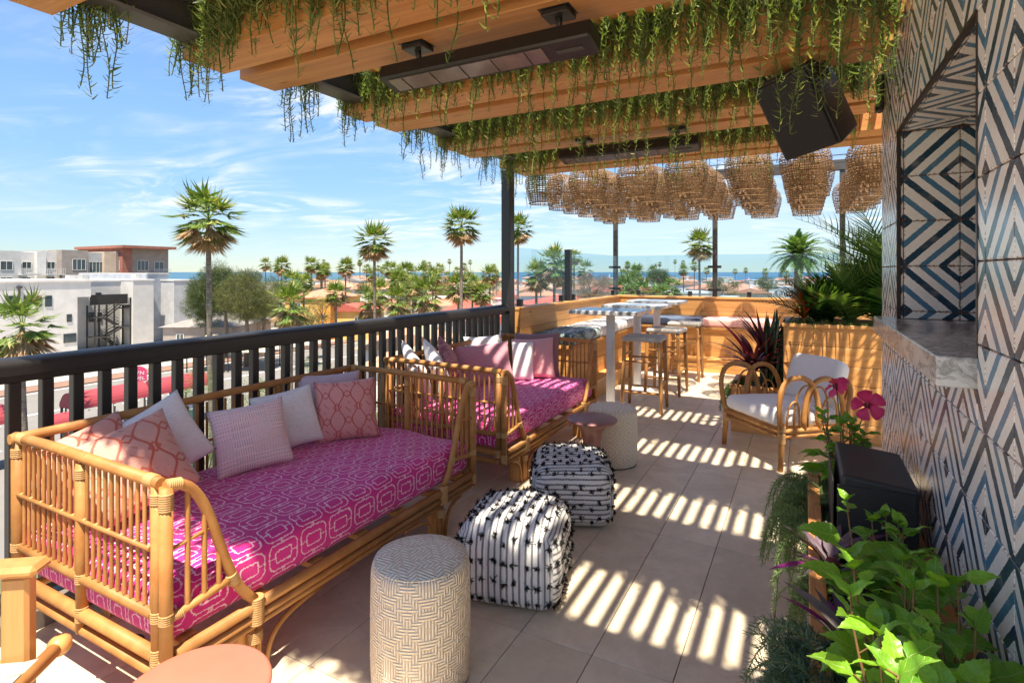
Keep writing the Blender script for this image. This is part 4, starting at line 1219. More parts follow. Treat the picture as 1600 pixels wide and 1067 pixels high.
# ================================================================ LAMPS
def lamp_shade():
    prof = [(.045, .445), (.075, .44), (.125, .42), (.175, .385), (.208, .34), (.224, .285), (.226, .235), (.218, .18), (.204, .12), (.190, .065), (.178, .015), (.176, .0)]
    L = [0]
    for i in range(1, len(prof)): L.append(L[-1] + math.hypot(prof[i][0] - prof[i - 1][0], prof[i][1] - prof[i - 1][1]))
    def at_(s):
        s = max(0, min(L[-1] - 1e-6, s))
        for i in range(1, len(L)):
            if s <= L[i]: 
                f = (s - L[i - 1]) / (L[i] - L[i - 1]); return (prof[i - 1][0] + f * (prof[i][0] - prof[i - 1][0]), prof[i - 1][1] + f * (prof[i][1] - prof[i - 1][1]))
    mb = MB(); n = 38; g = random.Random(5)
    nr = 24
    for k in range(nr):                                   # hoops
        s = L[-1] * (k + (.3 * g.random() if k < nr - 2 else 0)) / (nr - 1); wd = .0032 + .0022 * g.random(); vv = []; ff = []
        if k == nr - 1: wd = .010
        tilt = g.uniform(-.004, .004); ph = g.random() * 6.28
        for j in range(n):
            a = 2 * math.pi * j / n
            for e in (-1, 1):
                r, z = at_(s + tilt * math.sin(a + ph) + e * wd); r += .0028 * (1 if (j + k) % 2 else -1)
                vv.append((r * math.cos(a), r * math.sin(a), z))
        for j in range(n): j2 = (j + 1) % n; ff.append((2 * j, 2 * j2, 2 * j2 + 1, 2 * j + 1))
        mb.add(vv, ff, True)
    for j in range(n):                                    # uprights
        a0 = 2 * math.pi * j / n + g.uniform(-.03, .03); vv = []; ff = []; wd = .0030 + .0020 * g.random(); m_ = 22
        for k in range(m_ + 1):
            r, z = at_(L[-1] * k / m_); r += .0028 * (1 if (j + k) % 2 else -1); a = a0 + .012 * math.sin(k * .9 + j)
            for e in (-1, 1): vv.append((r * math.cos(a) - e * wd * math.sin(a), r * math.sin(a) + e * wd * math.cos(a), z))
        for k in range(m_): ff.append((2 * k, 2 * k + 1, 2 * k + 3, 2 * k + 2))
        mb.add(vv, ff, True)
    for (rr_, z, th) in ((.177, .004, .006), (.046, .446, .005), (.2265, .26, .0035)):   # stout rims top, bottom and shoulder
        mb.tube([(rr_ * math.cos(2 * math.pi * j / 30), rr_ * math.sin(2 * math.pi * j / 30), z) for j in range(30)], th, 5, False, True)
    return mb.mesh('shade')
shade_me = lamp_shade(); cord_me = MB().tube([(0, 0, .44), (0, 0, .70)], .004, 6).mesh('cord')
bulb_me = MB().lathe([(.0001, .36), (.02, .36), (.022, .40), (.02, .45), (.0001, .45)], 10).mesh('socket')
LR = [6.0 + .556 * k for k in range(6)]; LXs = [-2.76 + .556 * k for k in range(7)]
rown = ['first', 'second', 'third', 'fourth', 'fifth', 'sixth']; coln = ['over the bench back', 'over the bench seat', 'over the bar tables', 'over the bar stools', 'over the walkway', 'over the low planter', 'over the tall planter']
cable_me = MB().tube([(-3.2, 0, 0), (3.2, 0, 0)], .006, 6).mesh('cable')
for i, y in enumerate(LR):
    for j, x in enumerate(LXs):
        lm = empty('pendant_lamp', (x + rnd.uniform(-.03, .03), y + rnd.uniform(-.04, .04), 2.255 + rnd.uniform(-.012, .012)), rnd.uniform(0, 6.28))
        tag(lm, f'woven seagrass pendant lamp {coln[j]}, {rown[i]} row back from the pergola', 'pendant lamp', 'woven pendant lamps')
        link('shade', shade_me, 'seagrass', lm); link('cord', cord_me, 'black_yarn', lm); link('socket', bulb_me, 'black_plastic', lm)
    cb = MB().tube([(-2.85, y, 2.955), (2.02, y, 2.955)], .006, 6).build('suspension_cable', 'black_steel'); tag(cb, f'thin dark cable carrying the {rown[i]} row of woven lamps', 'cable', 'lamp cables')

# ================================================================ HEATERS, SPEAKERS, DRAIN
def heater(x0, x1, y, label):
    h = empty('patio_heater', ((x0 + x1) / 2, y, 2.38)); tag(h, label, 'heater', 'black bar heaters under the pergola'); L = (x1 - x0) / 2
    # slightly tipped housing
    T = Matrix.Rotation(R(-14), 4, 'X')
    def hp(mb, n, m): 
        mb.v = [tuple(T @ Vector(q)) for q in mb.v]; return mb.build(n, m, h)
    hp(MB().box(-L, L, -.070, .070, 0, .078, .008), 'housing', 'black_steel')
    hp(MB().box(-L + .05, L - .22, -.048, .048, -.004, -.0005), 'glass_front', 'heater_glass')
    hp(MB().box(L - .17, L - .05, -.012, .012, -.003, -.0005), 'badge', 'dark_steel')
    for k in range(5):
        x = -L + .05 + (2 * L - .27) * (k + .5) / 5
        hp(MB().box(x - .0015, x + .0015, -.048, .048, -.0075, -.0045), 'guard_wire', 'black_steel')
    for x in (-L * .62, L * .72):
        MB().tube([(x, .0, .075), (x, -.02, .150)], [.010, .018], 8).build('bracket', 'black_steel', h)
        MB().box(x - .07, x + .07, -.08, .03, .158, .1595 + .0, .0).box(x - .06, x + .06, -.07, .03, .135, .1575, .003).build('mount_plate', 'black_steel', h)
heater(-1.86, -.76, 2.15, 'long black bar heater under the beams above the front daybed')
heater(-1.82, -.70, 4.30, 'long black bar heater under the beams in front of the woven lamps')
# loudspeaker hung under the beams near the wall
def hull(name, bot, top, m, parent, loc, rot):
    n = len(bot); v = list(bot) + list(top)
    f = [tuple(reversed(range(n))), tuple(range(n, 2 * n))] + [(i, (i + 1) % n, n + (i + 1) % n, n + i) for i in range(n)]
    mb = MB().add(v, f); o = mb.build(name, m, parent, loc, rot)
    b = o.modifiers.new('b', 'BEVEL'); b.width = .012; b.segments = 3; b.limit_method = 'ANGLE'; return o
sp = empty('hanging_speaker', (.02, 3.42, 2.36)); tag(sp, 'big black loudspeaker hung tilted under the beams near the tiled wall', 'loudspeaker')
sp.rotation_euler = (Matrix.Rotation(R(-9), 3, 'Y') @ Matrix.Rotation(R(-34), 3, 'Z') @ Matrix.Rotation(R(24), 3, 'X')).to_euler()
pb = [(-.165, -.15), (.165, -.15), (.11, .15), (-.11, .15)]
hull('cabinet', [(x, y, -.225) for x, y in pb], [(x, y, .225) for x, y in pb], 'black_plastic', sp, (0, 0, 0), None)
MB().box(-.148, .148, -.012, 0, -.21, .21, .006).build('grille', 'speaker_grille', sp, (0, -.150, 0))
MB().tube([(0, .02, .28), (0, .04, .40)], .018, 8).build('mount', 'black_steel', sp)
MB().tube([(-.15, 0, .1), (-.17, .0, .27), (.17, 0, .27), (.15, 0, .1)], .012, 8).build('yoke', 'black_steel', sp)
f2 = empty('floor_speaker', (.205, 2.42, .45)); tag(f2, 'black cabinet loudspeaker standing in the planter box against the tiled wall', 'loudspeaker')
hull('cabinet', [(-.115, -.215, 0), (.125, -.215, 0), (.125, .215, 0), (-.115, .215, 0)], [(-.095, -.215, .305), (.125, -.215, .285), (.125, .215, .285), (-.095, .215, .305)], 'black_plastic', f2, (0, 0, 0), None)
MB().box(-.112, .112, -.004, 0, .02, .27, .002).build('grille', 'speaker_grille', f2, (.004, -.216, 0))
MB().box(-.004, 0, -.19, .19, .02, .27, .001).build('side_panel', 'speaker_grille', f2, (-.1165, 0, 0))
dr = MB().lathe([(.055, 0), (.055, .004), (.045, .006), (.0001, .006)], 28).build('floor_drain', 'black_steel', None, (-2.33, 1.19, .0015)); tag(dr, 'round black floor drain under the corner of the front daybed', 'drain')
for k in range(6):
    a = k * math.pi / 3; MB().box(.012, .04, -.005, .005, .0062, .0078).build('slot', 'black_plastic', dr, (0, 0, 0), (0, 0, a))

# ================================================================ TRAILING SUCCULENTS ON THE BEAMS
hook = ribbon_t(.044, .0085, 4, .62, .25)
hook[0][:, 2] *= 1.0
def strands(segs, seed, lean=None):
    """segs: list of (x, y, z, length, dx, dy) -> leaf hooks and stems"""
    g = np.random.default_rng(seed); d = []; T = []; S = []; st = []
    for (x, y, z, L, dx, dy) in segs:
        n = max(4, int(L / .0105)); ph = g.uniform(0, 6.28); k1, k2 = g.normal(0, .05, 2)
        w1 = g.uniform(0, 6.28); amp = g.uniform(.004, .012)
        pts = []
        for i in range(n + 1):
            s = L * i / n
            out = (1 - math.exp(-s / .05))
            px_ = x + dx * out + k1 * s + amp * math.sin(s * 16 + w1); py_ = y + dy * out + k2 * s + amp * math.cos(s * 14 + w1)
            pz_ = z - s + .012 * out
            pts.append((px_, py_, pz_))
            if i > 0:
                a = ph + i * 2.4 + g.normal(0, .5)
                d.append((math.cos(a), math.sin(a), g.uniform(-.35, .25))); T.append((px_, py_, pz_))
                S.append(g.uniform(.55, 1.15) * (1.0 if i < n * .8 else .75))
        st.append(pts)
    V, F = inst(hook[0], hook[1], frames(np.array(d), roll=g.normal(0, .35, len(d)), scale=np.array(S)), np.array(T))
    parts = [(V, F)]
    sv = []; sf = []; o = 0                       # thin square stems
    for pts in st:
        P = np.array(pts)[::3] if len(pts) > 6 else np.array(pts)
        m = len(P)
        for (ox, oy) in ((-.0018, -.0018), (.0018, -.0018), (.0018, .0018), (-.0018, .0018)): sv.append(P + np.array([ox, oy, 0]))
        for q in range(4):
            a, b = o + q * m, o + ((q + 1) % 4) * m
            sf.append(np.array([(a + i, b + i, b + i + 1, a + i + 1) for i in range(m - 1)]))
        o += 4 * m
    parts.append((np.concatenate(sv), np.concatenate(sf)))
    return join_np(parts)
pair_words = ['at the near end', 'above the front daybed', 'above the poufs', 'above the far daybed', 'at the post']
for k, y in enumerate(PAIRS):
    g = random.Random(100 + k); segs = []
    x = PXL + .02
    while x < PXR - .02:
        dens = .5 + .5 * math.sin(x * 3.1 + k * 1.7) * math.sin(x * 7.3 + k) 
        dens = max(.22, min(1.0, dens + .30 + (.28 if k >= 2 else 0)))
        for rep in range(6):
            if g.random() < dens:
                L = g.choice([.10, .14, .18, .22, .25, .30]) * g.uniform(.7, 1.25)
                r_ = g.random()
                if r_ < .16: L = g.uniform(.28, .42)
                if r_ < .05: L = g.uniform(.42, .62)
                if k in (1, 2) and x > -.15 and g.random() < .16: L = g.uniform(.4, .75)
                segs.append((x + g.uniform(-.012, .012), y - .002 + g.uniform(-.012, .03), PZ1 + .045 + g.uniform(-.02, .03), L, g.uniform(-.015, .015), -g.uniform(.012, .05)))
        x += .024
    for x_ in np.arange(PXL + .1, PXR, .035):     # a thinner fringe off the rear edge of the pair
        if g.random() < (.95 if x_ < -.9 else .4): segs.append((x_, y + .575, PZ1 + .05, g.uniform(.08, .22), 0, g.uniform(.01, .03)))  # denser on the left, added to dapple the sun below
    yo = y + .58
    for q in range(34):                            # clumps over the open left end
        segs.append((PXL + g.uniform(.02, .2), yo + g.uniform(.0, .18), PZ1 + .02, g.uniform(.14, .36) if q > 6 else g.uniform(.38, .60), -g.uniform(0, .03), .01))
    for q in range(26):
        segs.append((PXL - .004 + g.uniform(0, .22), y + g.uniform(-.02, .10), PZ1 + .045, g.uniform(.12, .48), -g.uniform(.01, .03), .0))
    if k == 0:
        for q in range(14): segs.append((PXL + .05 + g.uniform(0, .1), yo + .02 + g.uniform(-.02, .08), PZ1, g.uniform(.2, .40), -g.uniform(.02, .09), .01))
    V, F = strands(segs, 200 + k)
    # tangled mat along the top edge
    gg = np.random.default_rng(300 + k); N = 6000
    xs = gg.uniform(PXL, PXR, N); cl = (np.sin(xs * 9 + k * 2) + np.sin(xs * 23 + k)) * .25 + .5
    keep = gg.uniform(0, 1, N) < np.clip(cl + .25, .1, 1); xs = xs[keep]; n = len(xs)
    T = np.stack([xs, y + gg.normal(-.015, .028, n), PZ1 + .06 + gg.normal(-.015, .045, n)], 1)
    d = gg.normal(size=(n, 3)); d[:, 1] -= .5
    V2, F2 = inst(hook[0], hook[1], frames(d, roll=gg.uniform(0, 6.28, n), scale=gg.uniform(.7, 1.2, n)), T)
    V, F = join_np([(V, F), (V2, F2)])
    o = link('trailing_succulent', np_mesh('trailing_succulent', V, F), 'succulent'); 
    tag(o, f'curtain of hook-leaved trailing succulents on the beam pair {pair_words[k]}', 'hanging plant', 'trailing succulents on the pergola', 'stuff')

# ================================================================ GENERIC FOLIAGE
def serrated_leaf(n=13):
    v = []; f = []; L = 1.0; W = .60
    for i in range(n + 1):
        t = i / n
        wd = W / 2 * (math.sin(math.pi * t ** .62)) ** .95 if 0 < t < 1 else .012
        if 0 < t < 1: wd *= (1.06 if i % 2 else .93)
        z = -.30 * t * t + .12 * t + .03 * math.sin(t * 11); x = t + (.02 if i % 2 else 0)
        v += [(x, -wd, z + .20 * wd), (x, -wd * .5, z + .06 * wd - .004), (x, 0, z - .012), (x, wd * .5, z + .06 * wd - .004), (x, wd, z + .20 * wd)]
    for i in range(n):
        a = i * 5
        for q in range(4): f.append((a + q, a + 5 + q, a + 6 + q, a + 1 + q))
    return np.array(v), np.array(f)
SLEAF = serrated_leaf()
def hibiscus(loc, h, nst, label, seed, lsize=.10, flowers=(), lean=(0, 0), grp='leafy hibiscus plants in the wall planter'):
    g = np.random.default_rng(seed); p = empty('hibiscus_plant', loc); tag(p, label, 'plant', grp)
    sm = MB(); d = []; T = []; S = []
    for s in range(nst):
        a = g.uniform(0, 6.28); sp_ = g.uniform(.02, .11); hh = h * g.uniform(.7, 1.05)
        tip = Vector((math.cos(a) * sp_ + lean[0], math.sin(a) * sp_ * 1.4 + lean[1], hh))
        b0 = Vector((math.cos(a) * .02, math.sin(a) * .02, 0)); path = bez(b0, b0 + Vector((0, 0, hh * .4)), tip - Vector((0, 0, hh * .35)), tip, 8)
        sm.tube(path, [.0048 - .0004 * i for i in range(9)], 6)
        nl = int(7 + 3 * g.random())
        for i in range(nl):
            f = .30 + .70 * i / (nl - 1); q = path[min(8, int(f * 8))]
            an = i * 2.4 + a + g.normal(0, .3); el = .25 + .5 * f * f + g.normal(0, .22)
            dv = np.array([math.cos(an), math.sin(an), el]); dv /= np.linalg.norm(dv)
            ls = lsize * (1.15 - .60 * max(0, f - .55) / .45) * g.uniform(.62, 1.2)
            pet = ls * .35; q2 = np.array(q) + dv * pet
            sm.tube([q, Vector(q2)], .0016, 5, False)
            d.append(dv + np.array([0, 0, -.25])); T.append(q2); S.append(ls)
        for q in range(2):
            an = a + q * 3.1 + g.normal(0, .3); d.append(np.array([math.cos(an), math.sin(an), .9 + .5 * (q % 2)])); T.append(np.array(tip) - np.array([0, 0, .004])); S.append(lsize * g.uniform(.42, .7))
    sm.build('stem', 'stem_brown', p)
    V, F = inst(SLEAF[0], SLEAF[1], frames(np.array(d), roll=g.normal(0, .35, len(d)), scale=np.array(S)), np.array(T))
    link('foliage', leaf_attr(np_mesh('foliage', V, F), SLEAF[0], len(T)), 'broad_leaf', p)
    for (fx, fy, fz, r, dx, dy, dz) in flowers:
        fo = empty_part('flower', p, (fx, fy, fz), (dx, dy, dz)); 
        make_flower(fo, r)
        MB().tube([(0, 0, .25), (fx * .6, fy * .6, fz * .75), (fx, fy, fz)], .003, 6).build('stalk', 'stem_green', p)
    return p
def petal_mesh():
    mb = MB(); n, m = 8, 8; vv = []; ff = []
    for i in range(n + 1):
        t = i / n
        for j in range(m + 1):
            s = -1 + 2 * j / m
            w_ = .12 + .60 * math.sin(min(1, t * 1.05) * 2.05) ** .9
            ruff = .05 * math.sin(s * 7 + t * 3) * t * t
            x = t * (1 - .16 * s * s * t); y = s * w_ * .62 * (t ** .55 + .08); z = .50 * t - .66 * t * t + ruff + .10 * s
            vv.append((x, y, z))
    for i in range(n):
        for j in range(m): a = i * (m + 1) + j; ff.append((a, a + m + 1, a + m + 2, a + 1))
    return mb.add(vv, ff, True).mesh('petal')
PETAL = petal_mesh()
def empty_part(name, parent, loc, d):
    me = MB().lathe([(.0001, -.02), (.012, -.012), (.016, .0), (.010, .012), (.0001, .014)], 12).mesh(name)
    o = link(name, me, 'hibiscus_eye', parent, loc); o.rotation_euler = rot_to(d); return o
def make_flower(fo, r):
    for k in range(5):
        q = link('petal', PETAL, 'hibiscus_petal', fo); q.rotation_euler = (0, R(-6), k * 2 * math.pi / 5 + .3); q.scale = (r, r, r)
    MB().tube([(0, 0, 0), (.006, 0, .02), (.012, .0, .045)], [.004, .003, .0045], 7).build('pistil', 'bromeliad_red', fo)
# flowering one behind the cabinet speaker
hibiscus((.15, 2.82, .45), .38, 12, 'flowering hibiscus with two deep pink blooms behind the cabinet loudspeaker', 31, .085,
         flowers=[(.085, -.05, .435, .066, -.35, -.9, .35), (-.03, -.03, .50, .054, -.6, -.5, .7)])
# leafy ones along the planter
HB = [((.24, 1.98, .44), .30, 4), ((.16, 1.80, .44), .34, 4), ((.25, 1.62, .44), .32, 4), ((.16, 1.44, .44), .36, 5), ((.26, 1.32, .44), .38, 4), ((.17, 1.14, .44), .42, 5), ((.26, 1.02, .44), .42, 4), ((.16, .88, .44), .46, 5), ((.26, .80, .44), .40, 4), ((.12, .74, .44), .42, 3)]
HL = ['hibiscus plant with glossy green leaves right against the front of the cabinet loudspeaker', 'leafy hibiscus rising over the planter edge in front of the cabinet loudspeaker', 'low leafy hibiscus close to the tiled wall, second from the cabinet loudspeaker', 'leafy hibiscus above the purple-leaved plants', 'tall leafy hibiscus touching the tiled wall in the middle of the planter', 'leafy hibiscus next to the blue-grey rosemary', 'leafy hibiscus with broad leaves leaning on the tiled wall', 'leafy hibiscus with pale young tips at the near end of the planter', 'small hibiscus squeezed between wall and larger plants', 'hibiscus shoot with yellow-green leaves over the planter cap']
for i, (l, h, n) in enumerate(HB): hibiscus(l, h, n, HL[i], 40 + i, .092 + .006 * (i % 3))

def needles(name, m, label, roots, seed, L=.02, cat='plant', grp=None, W=.0026, stuff=True):
    """roots: (x,y,z, dirx,diry,dirz, length, droop)"""
    g = np.random.default_rng(seed); d = []; T = []; S = []; sv = MB()
    for (x, y, z, a, b, c, ln, dr) in roots:
        n = max(5, int(ln / .0055)); v = Vector((a, b, c)).normalized(); p = Vector((x, y, z)); pts = [p.copy()]
        for i in range(n):
            v = (v + Vector((g.normal(0, .03), g.normal(0, .03), -dr * .0055 / max(ln, .05) * 1.6))).normalized(); p = p + v * (ln / n); pts.append(p.copy())
            for q in range(3):
                an = g.uniform(0, 6.28); o = v.orthogonal().normalized(); w2 = v.cross(o)
                dd = v * g.uniform(.2, .8) + (o * math.cos(an) + w2 * math.sin(an)); d.append(dd[:]); T.append(p[:]); S.append(g.uniform(.7, 1.2) * (1.1 - .4 * i / n))
        sv.tube(pts[::3] if len(pts) > 6 else pts, .0014, 4, False)
    rt = ribbon_t(L, W, 2, .15, .4)
    V, F = inst(rt[0], rt[1], frames(np.array(d), roll=g.uniform(0, 6.28, len(d)), scale=np.array(S)), np.array(T))
    o = link(name, np_mesh(name, V, F), m); tag(o, label, cat, grp); sv.build('stem', 'stem_green', o); return o
g = random.Random(5)
def tuft(x, y, z, n, spread, lmin, lmax, bias=(-1, 0, .35), droop=3.2):
    return [(x + g.uniform(-spread, spread) * .5, y + g.uniform(-spread, spread), z, bias[0] + g.uniform(-.5, .5), bias[1] + g.uniform(-.8, .8), bias[2] + g.uniform(-.2, .6), g.uniform(lmin, lmax), droop * g.uniform(.6, 1.3)) for _ in range(n)]
needles('rosemary_plant', 'rosemary', 'pale green trailing rosemary spilling down the planter end by the armchair', tuft(.06, 2.80, .48, 120, .17, .14, .36), 61, grp='trailing rosemary on the wall planter')
needles('rosemary_plant', 'rosemary', 'pale green trailing rosemary spilling over the planter beside the cabinet loudspeaker', tuft(.05, 2.42, .47, 60, .15, .14, .36), 62, grp='trailing rosemary on the wall planter')
needles('rosemary_plant', 'rosemary', 'curly bright green creeper over the planter cap next to the purple leaves', tuft(.06, 1.92, .47, 46, .10, .08, .2, (-.8, 0, .6), 2.6), 63, L=.016, grp='trailing rosemary on the wall planter')
needles('rosemary_plant', 'rosemary_blue', 'blue-grey rosemary bush pushing over the planter edge', tuft(.06, 1.50, .47, 80, .15, .10, .24, (-.8, 0, .7), 2.0), 64, L=.028, W=.0034, grp='trailing rosemary on the wall planter')
needles('rosemary_plant', 'rosemary_blue', 'dense blue-grey rosemary at the near end of the planter', tuft(.05, 1.18, .47, 90, .17, .10, .26, (-.9, 0, .6), 2.6), 65, L=.028, W=.0034, grp='trailing rosemary on the wall planter')
def lance(loc, n, L, m, label, seed, spread=.8, W=.22, name='wandering_plant', cat='plant', grp=None, curl=-.35):
    g = np.random.default_rng(seed); lt = leaf_t(1, W, 6, curl, .3, .32)
    a = g.uniform(0, 6.28, n); el = g.uniform(.15, 1.4, n); d = np.stack([np.cos(a) * spread, np.sin(a) * spread, el], 1)
    T = np.tile(np.array(loc), (n, 1)) + np.stack([np.cos(a), np.sin(a), np.zeros(n)], 1) * g.uniform(.0, .03, n)[:, None] + np.stack([np.zeros(n), np.zeros(n), g.uniform(0, .06, n)], 1)
    V, F = inst(lt[0], lt[1], frames(d, roll=g.normal(0, .25, n), scale=L * g.uniform(.6, 1.1, n)), T)
    o = link(name, np_mesh(name, V, F), m); tag(o, label, cat, grp); return o
lance((.07, 2.06, .47), 26, .16, 'purple_leaf', 'purple and silver wandering plant hanging over the planter cap', 71)
lance((.10, 1.64, .47), 22, .16, 'purple_leaf', 'purple and silver wandering plant between two hibiscus', 72)
lance((.13, .96, .47), 20, .17, 'purple_leaf', 'purple-edged long-leaved plant at the near end of the planter', 73)

# ---------------------------------------------------------------- plants in the far planters
def strap_plant(name, loc, n, L, W, m, label, seed, el=(.3, 1.6), curl=-.5, seg=6, cat='plant'):
    g = np.random.default_rng(seed); rt = ribbon_t(1, W, seg, curl, .05)
    rt[0][:, 1] *= np.repeat(np.sin(np.linspace(.35, math.pi * .98, seg + 1)) ** .6, 2)
    a = np.arange(n) * 2.4 + g.normal(0, .3, n); e = g.uniform(*el, n); d = np.stack([np.cos(a), np.sin(a), e], 1)
    T = np.tile(np.array(loc, float), (n, 1)); T[:, 2] += g.uniform(0, .12, n)
    V, F = inst(rt[0], rt[1], frames(d, roll=g.normal(0, .15, n), scale=L * g.uniform(.65, 1.1, n)), T)
    o = link(name, np_mesh(name, V, F), m); tag(o, label, cat); return o
o = strap_plant('cordyline_plant', (-.42, 5.60, .50), 54, .60, .075, 'cordyline', 'dark red cordyline with crimson tips in the low planter', 81, (.25, 1.9), -.42)
strap_plant('cordyline_plant', (-.34, 5.72, .62), 30, .52, .075, 'cordyline', 'second dark red cordyline rising behind the crimson-tipped one', 84, (.5, 2.4), -.35)
needles('asparagus_fern', 'palm_green', 'feathery yellow-green fern drooping from the left of the low planter', [(-.50, 5.50, .40, -1 + g.uniform(-.3, .3), -.2 + g.uniform(-.6, .4), .9, g.uniform(.22, .42), 2.6) for _ in range(26)], 85, L=.03)
def blades(loc, n, H, label, seed):
    g = np.random.default_rng(seed); p = empty('snake_plant', loc); tag(p, label, 'plant', 'snake plants in the low planter')
    for k in range(n):
        a = g.uniform(0, 6.28); r = g.uniform(.02, .085); h = H * g.uniform(.6, 1.05); tw = g.uniform(-.6, .6); mb = MB(); vv = []; ff = []; m_ = 8
        ln = g.normal(0, .10, 2); a2 = g.uniform(0, 6.28)
        for i in range(m_ + 1):
            t = i / m_; w_ = .036 * (math.sin(math.pi * (.18 + .80 * t)) ** .6 if t < 1 else .03); c = Vector((math.cos(a) * r + ln[0] * t * h, math.sin(a) * r + ln[1] * t * h, h * t))
            dx = Vector((math.cos(a2 + tw * t), math.sin(a2 + tw * t), 0)); nx = Vector((-dx.y, dx.x, 0))
            vv += [c - dx * w_ + nx * w_ * .3, c, c + dx * w_ + nx * w_ * .3]
        for i in range(m_): q = i * 3; ff += [(q, q + 3, q + 4, q + 1), (q + 1, q + 4, q + 5, q + 2)]
        mb.add(vv, ff, True); mb.build('blade', 'snake_leaf', p)
blades((-.25, 5.64, .37), 12, .78, 'tall snake plant with mottled sword leaves beside the tall planter', 91)
blades((-.33, 5.86, .37), 9, .70, 'snake plant with narrow sword leaves behind the red cordyline', 92)
def frond(L, n, ll, w_, arch, seed, vee=.35, droop=.35):
    """pinnate frond along +x: (V,F) of leaflets and rachis"""
    g = np.random.default_rng(seed); rt = ribbon_t(1, w_, 3, -droop, .1); d = []; T = []; S = []; pts = []
    for i in range(n):
        t = .14 + .86 * i / (n - 1); x = L * t; z = arch * L * (t - t * t * 1.25)
        for s in (-1, 1):
            sw = .35 + .75 * t
            d.append((sw, s * (1.05 - .45 * t), vee + g.normal(0, .06))); T.append((x, 0, z)); S.append(ll * math.sin(math.pi * (.16 + .80 * t)) ** .7 * g.uniform(.9, 1.08))
    V, F = inst(rt[0], rt[1], frames(np.array(d), roll=g.normal(0, .15, len(d)), scale=np.array(S)), np.array(T))
    P = np.array([(L * t, 0, arch * L * (t - t * t * 1.25)) for t in np.linspace(0, 1, 10)]); rw = np.linspace(.012, .002, 10) * (L / .8) * .8
    sv = np.concatenate([P + np.stack([0 * rw, -rw, 0 * rw], 1), P + np.stack([0 * rw, rw, 0 * rw], 1), P + np.stack([0 * rw, 0 * rw, -rw], 1)])
    sf = np.array([(a * 10 + i, b * 10 + i, b * 10 + i + 1, a * 10 + i + 1) for a, b in ((0, 1), (1, 2), (2, 0)) for i in range(9)])
    return join_np([(V, F), (sv, sf)])
def palm_plant(name, loc, n, L, label, seed, el=(.5, 1.8), ll=.26, w_=.055, m='palm_green', cat='palm', nl=20, arch=.6, az=None):
    g = np.random.default_rng(seed); parts = []
    for k in range(n):
        V, F = frond(L * g.uniform(.75, 1.1), nl, ll, w_, arch * g.uniform(.7, 1.2), seed * 10 + k)
        a = (k * 2.4 + g.normal(0, .3)) if az is None else g.uniform(*az); e = g.uniform(*el)
        A = frames(np.array([[math.cos(a), math.sin(a), e]]), roll=g.normal(0, .2, 1))[0]
        parts.append((V @ A.T + np.array(loc), F))
    V, F = join_np(parts); o = link(name, np_mesh(name, V, F), m); tag(o, label, cat); return o
palm_plant('parlour_palm', (.36, 5.74, .94), 20, .70, 'small feathery palm in the middle of the tall planter', 101, (.5, 2.4), .26, .075)
palm_plant('parlour_palm', (.10, 5.82, .94), 16, .56, 'small bushy palm at the corner of the tall planter', 102, (.4, 2.0), .22, .09, 'dark_leaf')
palm_plant('areca_palm', (.80, 5.95, .94), 16, 1.25, 'tall areca palm arching over the end of the tall planter', 103, (.7, 2.6), .36, .045, 'palm_green', nl=26, arch=.5, az=(R(120), R(260)))
palm_plant('parlour_palm', (.62, 5.72, .94), 20, .68, 'dark green palm pressed against the tiled wall end', 104, (.6, 2.6), .26, .08, 'dark_leaf')
strap_plant('bromeliad', (-.02, 5.66, 1.02), 22, .22, .16, 'bromeliad_red', 'orange-red bromeliad flowering on the tall planter', 105, (.7, 2.6), -.25)
strap_plant('bromeliad_leaf_rosette', (-.02, 5.66, .94), 16, .34, .10, 'dark_leaf', 'dark strap leaves under the orange bromeliad', 106, (.2, 1.2), -.5)
strap_plant('spear_lily', (.22, 6.02, .94), 20, .62, .10, 'dark_leaf', 'dark broad-leaved lily behind the small palms', 107, (.9, 3.0), -.4)
gm = np.random.default_rng(7); n = 2600
T = np.stack([gm.uniform(-.15, 1.3, n), gm.uniform(5.49, 5.62, n), gm.uniform(.95, 1.0, n)], 1); rt = ribbon_t(.035, .004, 2, -.3, .3)
d = gm.normal(size=(n, 3)); d[:, 2] = np.abs(d[:, 2]) + .3; d[:, 1] -= .3
V, F = inst(rt[0], rt[1], frames(d, scale=gm.uniform(.6, 1.3, n)), T); o = link('ground_cover', np_mesh('ground_cover', V, F), 'rosemary'); tag(o, 'short green ground cover along the rim of the tall planter', 'ground cover', None, 'stuff')

# ================================================================ THE TOWN BEYOND
GZ = -9.5
cY, sY = math.cos(YAW), math.sin(YAW)
def BG(px, d, z=GZ):
    """ground position seen in the direction of column px at distance d"""
    v = (px - 800) / FPX * d
    return Vector((v * cY - d * sY, v * sY + d * cY, z))
def ZY(py, d): return CAM_Z - (py - 425) / FPX * d
def YX(px, Xp):
    d = FPX * abs(Xp) / cY / (1258 - px); return (d - abs(Xp) * sY) / cY, d
def ground_fn(nt):
    c = coords(nt); p = vec(nt, *c)
    n1 = noise(nt, p, .03, 5, .6); n2 = noise(nt, p, .4, 4, .6)
    cc = mixc(nt, n1.ss(.38, .62), (.22, .19, .16), (.10, .12, .05)); return mixc(nt, n2.ss(.4, .7) * .5, cc, (.30, .26, .22))
mat('town_ground', ground_fn, rough=.95)
mat('asphalt', lambda nt: mixc(nt, noise(nt, vec(nt, *coords(nt)), .7, 6, .65), (.155, .148, .138), (.235, .222, .205)), rough=.9)
mat('pavement', lambda nt: mixc(nt, noise(nt, vec(nt, *coords(nt)), 1.1, 5, .6), (.40, .36, .31), (.52, .47, .41)), rough=.9)
mat('brick_band', lambda nt: mixc(nt, noise(nt, vec(nt, *coords(nt)), 2, 4), (.20, .115, .08), (.28, .17, .12)), rough=.9)
